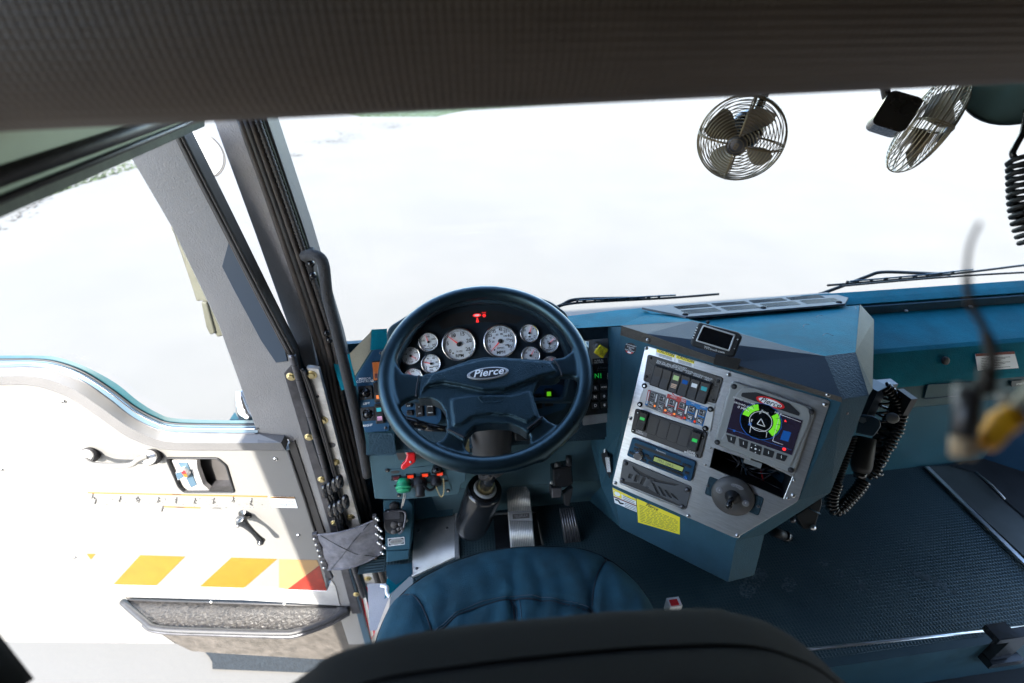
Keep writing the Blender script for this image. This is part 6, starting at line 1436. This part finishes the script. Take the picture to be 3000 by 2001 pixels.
# ------------------------------------------------------------------ mirrors outside
t = thing('side_mirror', 'olive-backed exterior mirror seen through the driver door window', 'mirror', dep(455, 650, 1.5))
MPl = Pl(dep(455, 650, 1.5), (1, -.3, 0), (-.25, -1, .1))
b = MB(); b.prism(MPl, rounded([MPl.L(p) for p in Z('E', (1045, 855), (1130, 1010), (1230, 1180), (1315, 1330), (1380, 1530), (1330, 1545), (1305, 1510), (1240, 1320), (1200, 1325), (1160, 1200))], .006), -.08, 0, 'olive_mirror', bev=.005); b.build('mirror_shell', t)
b = MB(); b.prism(MPl, rounded([MPl.L(p, .01) for p in Z('E', (1228, 1325), (1262, 1330), (1315, 1520), (1285, 1530), (1260, 1480))], .006), -.06, .01, 'olive_mirror', bev=.004); b.build('spot_mirror', t)
t = thing('chrome_mirror_arm', 'chrome convex mirror on a ribbed arm above the door, glare-washed', 'mirror', dep(465, 350, 1.5))
b = MB(); 
Z2 = lambda p, d=1.5: dep(*Z('E', p), d)
b.tube(smoothpath([Z2((1110, 250)), Z2((1150, 280)), Z2((1185, 330)), Z2((1215, 360))], 5), .016, 'chrome', 12); b.build('arm', t)
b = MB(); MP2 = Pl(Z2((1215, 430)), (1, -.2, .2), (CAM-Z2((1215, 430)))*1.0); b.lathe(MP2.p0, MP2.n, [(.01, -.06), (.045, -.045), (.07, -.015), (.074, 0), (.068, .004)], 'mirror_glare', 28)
b.tube([MP2.W(.074*math.cos(R(a)), .074*math.sin(R(a)), .004) for a in range(-75, 45, 8)], .0022, 'moulded', 6); b.build('convex_mirror', t)
b = MB(); b.prism(MP2, [MP2.L(p, .02) for p in Z('E', (1196, 458), (1215, 485), (1240, 508), (1228, 520), (1213, 505))], .0, .02, 'steel_blue'); b.build('mirror_clip', t)
t = thing('chrome_bracket', 'chrome mirror bracket foot outside the lower corner of the door window', 'bracket', dep(560, 930, 1.3))
b = MB(); b.tube(smoothpath([dep(*Z('D', p), 1.3) for p in ((1660, 340), (1680, 420), (1710, 500), (1735, 530))], 6), [.014, .015, .017, .019, .021, .022, .024, .025, .026, .027, .028, .028, .028, .028, .028, .028, .028, .028, .028], 'chrome', 14); b.build('arm', t)
b = MB(); b.box(dep(*Z('D', (1715, 535)), 1.31), .045, .02, .012, 'teal_rubber'); b.build('base', t)

# ------------------------------------------------------------------ fans
def fan(name, label, c, axis, rad, motor_dir, boxy=False):
    T = thing(name, label, 'fan', c, 'small cab fans hanging under the overhead panel')
    ax = Vector(axis).normalized(); FPn = Pl(c, ax.orthogonal(), ax); 
    b = MB()
    def ring(r, z, w_): b.tube([FPn.W(r*math.cos(6.2832*i/48), r*math.sin(6.2832*i/48), z) for i in range(48)], w_, 'fan_metal', 6, closed=True)
    prof_ = [(.24, .030), (.31, .030), (.38, .0297), (.45, .029), (.52, .028), (.59, .0265), (.66, .0248), (.73, .0225), (.80, .0195), (.87, .0155), (.935, .009), (1.0, 0)]
    for f, z in prof_: ring(rad*f, z, .00095)
    ring(rad*1.01, -.004, .0016); ring(rad*1.0, -.012, .0012)
    for f, z in ((.97, -.018), (.91, -.023), (.84, -.027), (.76, -.030), (.68, -.032), (.6, -.033), (.52, -.0335), (.44, -.034)): ring(rad*f, z, .0009)
    b.build('wire_guard', T); b2 = MB()
    for k in range(4):
        a = R(45+90*k)
        for o_ in (-.02, .02): b2.tube(smoothpath([FPn.W(rad*f*math.cos(a+o_), rad*f*math.sin(a+o_), z+.0015) for f, z in ((.2, .030), (.5, .028), (.8, .020), (1.0, 0), (.97, -.02), (.7, -.032), (.4, -.035))], 4), .0012, 'fan_metal', 5)
    b2.build('guard_struts', T)
    b = MB(); b.lathe(FPn.W(0, 0, .026), ax, [(rad*.22, 0), (rad*.23, .004), (rad*.20, .006)], 'steel_dark', 28)
    b.tube([FPn.W(rad*.16*math.cos(6.2832*i/28), rad*.16*math.sin(6.2832*i/28), .0325) for i in range(28)], .0007, 'fan_blade', 5, closed=True); b.text(FPn, (0, 0), rad*.22, 'B', 'fan_blade', .0335, rot=TB.get(name, 0), bold=True); b.build('hub_badge', T)
    for k in range(4):
        b = MB(); a0 = R(20+90*k); V = []
        for i in range(7):
            f = i/6; r_ = rad*(.12+.74*f); wd = R(15+12*math.sin(math.pi*f*.85)) if f < .95 else R(17)
            for j in range(5): g_ = j/4-.5; V.append(FPn.W(r_*math.cos(a0+g_*2*wd), r_*math.sin(a0+g_*2*wd), g_*.032))
        b.mesh(V, [[i*5+j, i*5+j+1, (i+1)*5+j+1, (i+1)*5+j] for i in range(6) for j in range(4)], 'fan_blade', True); b.build('blade', T)
    md = Vector(motor_dir).normalized(); b = MB(); m0 = Vector(c)-ax*.03
    b.lathe(m0, -ax, [(.012, -.03), (.012, 0), (.024, .004), (.032, .012), (.034, .045), (.030, .06), (.015, .068)], 'fan_body', 26); (b.build('motor', T) if not boxy else None)
    if boxy:
        b = MB(); sx_ = md.cross(ax).normalized(); MPn = Pl(m0-ax*.035, ax, sx_); b.prism(MPn, rounded([(-.030, -.032), (.030, -.032), (.030, .032), (-.030, .032)], .013), -.028, .028, 'fan_body', bev=.008); b.prism(MPn, rounded([(-.02, -.004), (.012, -.004), (.012, .016), (-.02, .016)], .002), .028, .0285, 'label_white'); b.build('motor', T)
    b = MB(); e = m0-ax*.03; b.tube(smoothpath([e, e+md*.05, e+md*.09+Vector((0, 0, .03)), Vector((e.x+md.x*.10, e.y+md.y*.05, 1.46))], 5), .008, 'fan_body', 10); b.build('bracket', T)
    return T
TB = {'cab_fan': R(-60)}
fc_ = dep(1698, 322, .86)
a1_ = (CAM-fc_).normalized(); a1_ = (a1_*1.0 - rgt*.26 - upv*.44).normalized()
fan('cab_fan', 'wire-guarded cab fan facing the camera, left of the two', fc_, a1_, .076, rgt*.6+upv)
fc2 = dep(2132, 290, .88)
a2_ = (rgt*.80-upv*.45 - fwd*.28).normalized()
TB['cab_fan'] = 0
fan('cab_fan', 'wire-guarded cab fan seen edge-on, right of the two, near the coiled cord', fc2, a2_, .088, -rgt*.4+upv, boxy=True)
# square motor box details on the second fan
t = thing('round_mirror', 'grey-teal round mirror back hanging in the top right corner', 'mirror', dep(2372, 160, .8))
b = MB(); b.lathe(dep(2362, 160, .8), (CAM-dep(2372, 160, .8)), [(.02, -.03), (.06, -.02), (.083, -.004), (.087, 0)], 'teal_mirror', 40); b.lathe(dep(2362, 160, .8), (CAM-dep(2372, 160, .8)), [(.0865, -.004), (.089, 0), (.0865, .004)], 'seal', 40, cap=False); b.build('mirror_shell', t)
b = MB(); b.tube([dep(2362, 100, .82), Vector((dep(2362, 60, .85).x, dep(2362, 60, .85).y, 1.5))], .006, 'fan_body', 8); b.build('stem', t)
# coiled cords
def coil(pts, rc, rw_, turns, m, n=12, wob=0):
    P_ = smoothpath(pts, 10); L_ = [0]
    for i in range(len(P_)-1): L_.append(L_[-1]+(P_[i+1]-P_[i]).length)
    out = []; tot = turns*n; x = (P_[1]-P_[0]).orthogonal().normalized()
    for k in range(tot+1):
        s = L_[-1]*k/tot; i = 0
        while i < len(L_)-2 and L_[i+1] < s: i += 1
        f = (s-L_[i])/max(1e-9, L_[i+1]-L_[i]); p = P_[i].lerp(P_[i+1], f); d = (P_[i+1]-P_[i]).normalized(); x = (x-d*x.dot(d)).normalized(); y = d.cross(x); a = 2*math.pi*k/n
        r_ = rc*(1+wob*math.sin(k*.13)); out.append(p+(x*math.cos(a)+y*math.sin(a))*r_)
    b = MB(); b.tube(out, rw_, m, 7); return b
t = thing('hanging_coiled_cord', 'black coiled microphone cord hanging at the right edge below the round mirror', 'cord', dep(2345, 400, .8))
b = MB(); b.tube(smoothpath([dep(2358, 250, .8), dep(2350, 300, .8), dep(2335, 330, .8), dep(2325, 352, .8), dep(2332, 366, .8)], 6), .0048, 'black_gloss', 8); b.build('straight_lead', t)
coil([dep(2345, 366, .8), dep(2346, 420, .8), dep(2349, 470, .8), dep(2358, 515, .8), dep(2375, 560, .8)], .0165, .0045, 13, 'black').build('coils', t)
# two-way radio handset beside the console
t = thing('radio_handset', 'black radio handset clipped to the console side with tangled coiled cords', 'handset', dep(1990, 1000, 1.12))
HD_ = 1.12
def hN(x, y, d=HD_): return dep(*Z('N', (x, y)), d)
b = MB(); b.tube([hN(395, 660), hN(375, 760), hN(350, 900), hN(345, 950)], [.020, .022, .023, .018], 'black', 14); b.tube([hN(345, 945), hN(335, 1000)], [.016, .012], 'black_gloss', 10); b.build('handset_body', t)
HB_ = Pl(hN(400, 560, 1.08), (.9, .3, 0), (CAM-hN(400, 560)))
b = MB(); b.prism(HB_, rounded([HB_.L(p) for p in Z('N', (340, 465), (450, 480), (500, 510), (520, 560), (455, 655), (305, 625))], .006), -.012, 0, 'steel_blue', bev=.002); b.lathe(HB_.at(*Z('N', (362, 515)), .0), HB_.n, [(.008, 0), (.007, .004)], 'steel', 6, smooth=False); b.build('clip_bracket', t)
b = MB(); q1 = hN(405, 365, 1.15); b.box(q1, .022, .018, .05, 'board', (Vector((.9, .3, .0)).normalized(), Vector((-.3, .9, 0)).normalized(), Vector((.1, .1, 1)).normalized()))
b.lathe(hN(612, 498, 1.1), (CAM-hN(612, 498)), [(.013, 0), (.012, .004), (.006, .006)], 'disp_grey', 20); b.build('mount_base', t)
b = MB(); b.box(hN(530, 215, 1.16), .03, .012, .006, 'navy'); b.build('mount_plate', t)
b = MB(); b.box(hN(595, 560, 1.15), .008, .02, .10, 'black'); b.build('mount', t)
coil([hN(545, 235), hN(640, 330), hN(680, 450), hN(665, 570), hN(600, 700), hN(540, 800), hN(470, 930), hN(420, 990)], .0100, .0040, 27, 'black_gloss', wob=.12).build('coils', t)
coil([hN(545, 225, 1.14), hN(550, 380, 1.14), hN(530, 560, 1.14), hN(510, 720, 1.14), hN(490, 860, 1.14), hN(470, 970, 1.14)], .0135, .0034, 10, 'black_gloss').build('coils', t)
coil([hN(380, 1010), hN(330, 1090), hN(250, 1180), hN(165, 1265), hN(110, 1250), hN(110, 1150), hN(150, 1050)], .0115, .0042, 22, 'black_gloss').build('coils', t)
coil([hN(150, 1050), hN(190, 940), hN(240, 800), hN(290, 650)], .006, .003, 17, 'black').build('coils', t)
# bracket under the console
t = thing('underside_bracket', 'black angular bracket with plug hanging below the console corner', 'bracket', dep(1850, 1190, 1.1))
UB = Pl(hz(*Z('H', (620, 450)), .30), (.9, -.2, 0), (-.3, -.8, .5)); b = MB()
b.prism(UB, [UB.L(p) for p in Z('H', (520, 470), (690, 350), (690, 400), (640, 555), (570, 560), (535, 500))], -.04, 0, 'black', bev=.002); b.tube([UB.at(*Z('H', p), .003) for p in ((605, 425), (680, 460))], .002, 'steel_blue', 5); b.lathe(UB.at(*Z('H', (628, 548)), 0), UB.n, [(.009, 0), (.007, .006)], 'steel', 8); b.lathe(UB.at(*Z('H', (495, 500)), 0), UB.n, [(.009, 0), (.007, .006)], 'steel_dark', 10); b.build('plate', t)
b = MB(); 
for dy in (0, 14, 28): b.tube([UB.at(*Z('H', p), .01) for p in ((690, 380+dy), (740, 376+dy))], .0022, 'steel_blue', 5)
b.build('cable_clips', t)
b = MB(); b.tube([hz(*Z('H', (370, 575)), .22), hz(*Z('H', (445, 605)), .20)], [.014, .014], 'black', 14); b.tube([hz(*Z('H', (440, 602)), .20), hz(*Z('H', (470, 612)), .195)], [.017, .016], 'black_gloss', 12); b.build('plug', t)

# ------------------------------------------------------------------ wipers
def wiper(name, label, blade, arm, y):
    T = thing(name, label, 'wiper', hy(*blade[0], y), 'windshield wipers outside the glass'); b = MB(); P_ = [hy(u, v, y) for u, v in blade]
    b.tube(smoothpath(P_, 4), .0042, 'black', 6); b.tube([p+Vector((0, .0, .009)) for p in smoothpath(P_[1:-1], 4)], .003, 'steel_blue', 6); b.build('blade', T)
    b = MB(); n_ = 9
    for k in range(n_): f = .22+.5*k/n_; i = f*(len(P_)-1); a = P_[int(i)].lerp(P_[int(i)+1], i-int(i)); b.box(a+Vector((0, 0, .005)), .006 if k % 2 else .003, .003, .006, 'black')
    b.build('blade_links', T)
    b = MB(); b.tube(smoothpath([hy(u, v, y+.01) for u, v in arm], 5), .006, 'black', 8); b.build('arm', T)
wiper('windshield_wiper', 'black wiper lying left behind the steering wheel, short of the defroster grille', [(1290, 701), (1330, 695), (1440, 689), (1550, 683), (1650, 675)], [(1262, 712), (1290, 700), (1320, 688), (1400, 685), (1480, 684)], 1.33)
wiper('windshield_wiper', 'black wiper reaching to the right edge above the passenger dash', [(1900, 655), (1950, 651), (2100, 638), (2230, 624), (2365, 607)], [(1880, 676), (1925, 660), (1990, 635), (2023, 625), (2090, 626), (2180, 630)], 1.33)

# ------------------------------------------------------------------ blurred leads in front of the lens at the right
t = thing('hanging_lead', 'out-of-focus dark lead with grey plugs dangling in front of the passenger side', 'cable', dep(2240, 750, .21))
b = MB(); b.tube(smoothpath([dep(u, v, .21) for u, v in ((2250, 510), (2228, 560), (2220, 620), (2226, 690), (2262, 760), (2278, 830), (2270, 900))], 6), [0.00086]*13+[0.00147]*12+[0.00220]*12, 'cable_brown', 10); b.build('cable', t)
b = MB(); b.tube([dep(2268, 840, .21), dep(2262, 905, .21)], [0.00306, 0.00367], 'cable_brown', 12); b.build('sleeve', t)
b = MB(); b.tube([dep(2222, 890, .21), dep(2218, 960, .21), dep(2212, 1010, .21)], [0.00520, 0.00478, 0.00478], 'steel_dark', 14); b.tube([dep(2226, 885, .21), dep(2224, 905, .21)], [0.00520, 0.00520], 'disp_grey', 14); b.build('grey_plug', t)
b = MB(); b.tube([dep(2212, 1005, .207), dep(2208, 1050, .207)], [0.00478, 0.00440], 'beige_boot', 14); b.build('plug_end', t)
b = MB(); b.tube([dep(2320, 905, .218), dep(2318, 930, .218)], [0.00490, 0.00428], 'disp_grey', 12); b.build('second_plug', t)
t = thing('yellow_plug', 'blurred yellow plug on a whitish cable in front of the lens at right', 'plug', dep(2290, 980, .21))
b = MB(); b.tube([dep(2380, 880, .21), dep(2320, 955, .21)], 0.00302, 'cable_white', 10); b.build('cable', t)
b = MB(); b.tube([dep(2328, 950, .21), dep(2300, 972, .21), dep(2296, 978, .21), dep(2268, 1012, .21), dep(2258, 1022, .21)], [0.00520, 0.00600, 0.00520, 0.00478, 0.00398], 'plug_yellow', 16); b.build('plug_body', t)
b = MB(); b.tube([dep(2258, 1020, .21), dep(2240, 1040, .21)], 0.00144, 'beige_boot', 8); b.build('pin', t)

# ------------------------------------------------------------------ passenger footwell
t = thing('step_plate', 'grey metal step plate with pale edge trim in the passenger footwell', 'floor plate', (1.8, .9, 0))
SP_ = Pl((0, 0, .006), X_, Z__); b = MB(); b.prism(SP_, [SP_.L(p) for p in Z('H', (1385, 148), (1520, 145), (1700, 190), (2300, 640), (2300, 960), (2050, 770))], -.004, 0, 'plate_dark'); b.build('plate', t)
b = MB(); b.prism(SP_, [SP_.L(p, .006) for p in Z('H', (1365, 148), (1392, 148), (2120, 860), (2090, 860))], 0, .006, 'alu', bev=.001); b.build('edge_trim', t)
b = MB(); b.tube([hz(*Z('H', p), .02) for p in ((1700, 190), (1800, 270), (1885, 362))], .004, 'alu_dull', 6); b.build('lip', t)
t = thing('passenger_kick_panel', 'dark kick panel and door opening beyond the step plate', 'panel', (2.0, .9, .1))
b = MB(); quad(b, [hz(*p, .01) for p in Z('H', (1520, 140), (1700, 190), (1890, 370), (2400, 800), (2600, 500), (2300, 0))], 'black'); quad(b, [Vector((2.02, 1.125, .01)), Vector((2.25, .9, .01)), Vector((2.25, .9, .5)), Vector((2.02, 1.125, .5))], 'panel_blue'); b.build('panel', t)
t = thing('seat_box', 'dark floor edge riser with bright aluminium nosing at lower right', 'riser', (1.3, .53, -.1))
b = MB(); p0_, p1_ = hz(1860, 1491, 0), hz(2420, 1432, 0); d = (p1_-p0_).normalized(); b.tube([p0_-d*.1, p1_], .005, 'alu', 8); b.tube([p0_-d*.1+Vector((0, -.008, -.004)), p1_+Vector((0, -.008, -.004))], .003, 'steel_blue', 6); b.build('nosing', t)
b = MB(); n_ = Vector((-d.y, d.x, 0)); a = p0_-d*.3-n_*.012; e = p1_-n_*.012; quad(b, [a, e, e+Vector((0, 0, -.20)), a+Vector((0, 0, -.20))], 'panel_blue'); quad(b, [a+Vector((0, 0, -.2)), e+Vector((0, 0, -.2)), e+Vector((0, -.5, -.2)), a+Vector((0, -.5, -.2))], 'black'); b.build('riser_panel', t)
t = thing('floor_grate', 'black plastic lattice grate at the bottom right corner', 'grate', (1.1, .35, -.19))
b = MB(); zg = -.195
for i in range(18):
    x0 = .55+i*.06
    b.tube([(x0, .20, zg), (x0+.05, .42, zg)], .004, 'steel_dark', 5); b.tube([(x0+.06, .20, zg), (x0+.01, .42, zg)], .003, 'steel_dark', 5)
for k in range(7): b.tube([(.5, .22+k*.035, zg+.002), (1.7, .22+k*.035, zg+.002)], .0035, 'steel_dark', 5)
b.build('lattice', t)
t = thing('seat_track', 'black seat mounting bracket hanging over the riser at the right edge', 'bracket', (1.2, .45, -.05))
b = MB(); 
for p, s in ((Z('H', (1900, 1310)), (.03, .012, .06)), (Z('H', (1850, 1395)), (.05, .02, .012)), (Z('H', (1870, 1420)), (.05, .012, .008)), (Z('H', (1860, 1240)), (.03, .02, .01))): b.box(hit(*p, a+Vector((0, -.03, 0)), n_), *s, 'black_gloss')
b.build('bracket_plate', t)
t = thing('b_pillar_trim', 'dark blurred trim edge in the bottom left corner', 'trim', dep(20, 1560, .4))
b = MB(); b.tube([dep(-150, 1420, .40), dep(-85, 1510, .40), dep(-10, 1620, .40)], [.022, .024, .026], 'fabric_dark', 14); b.build('trim_roll', t)
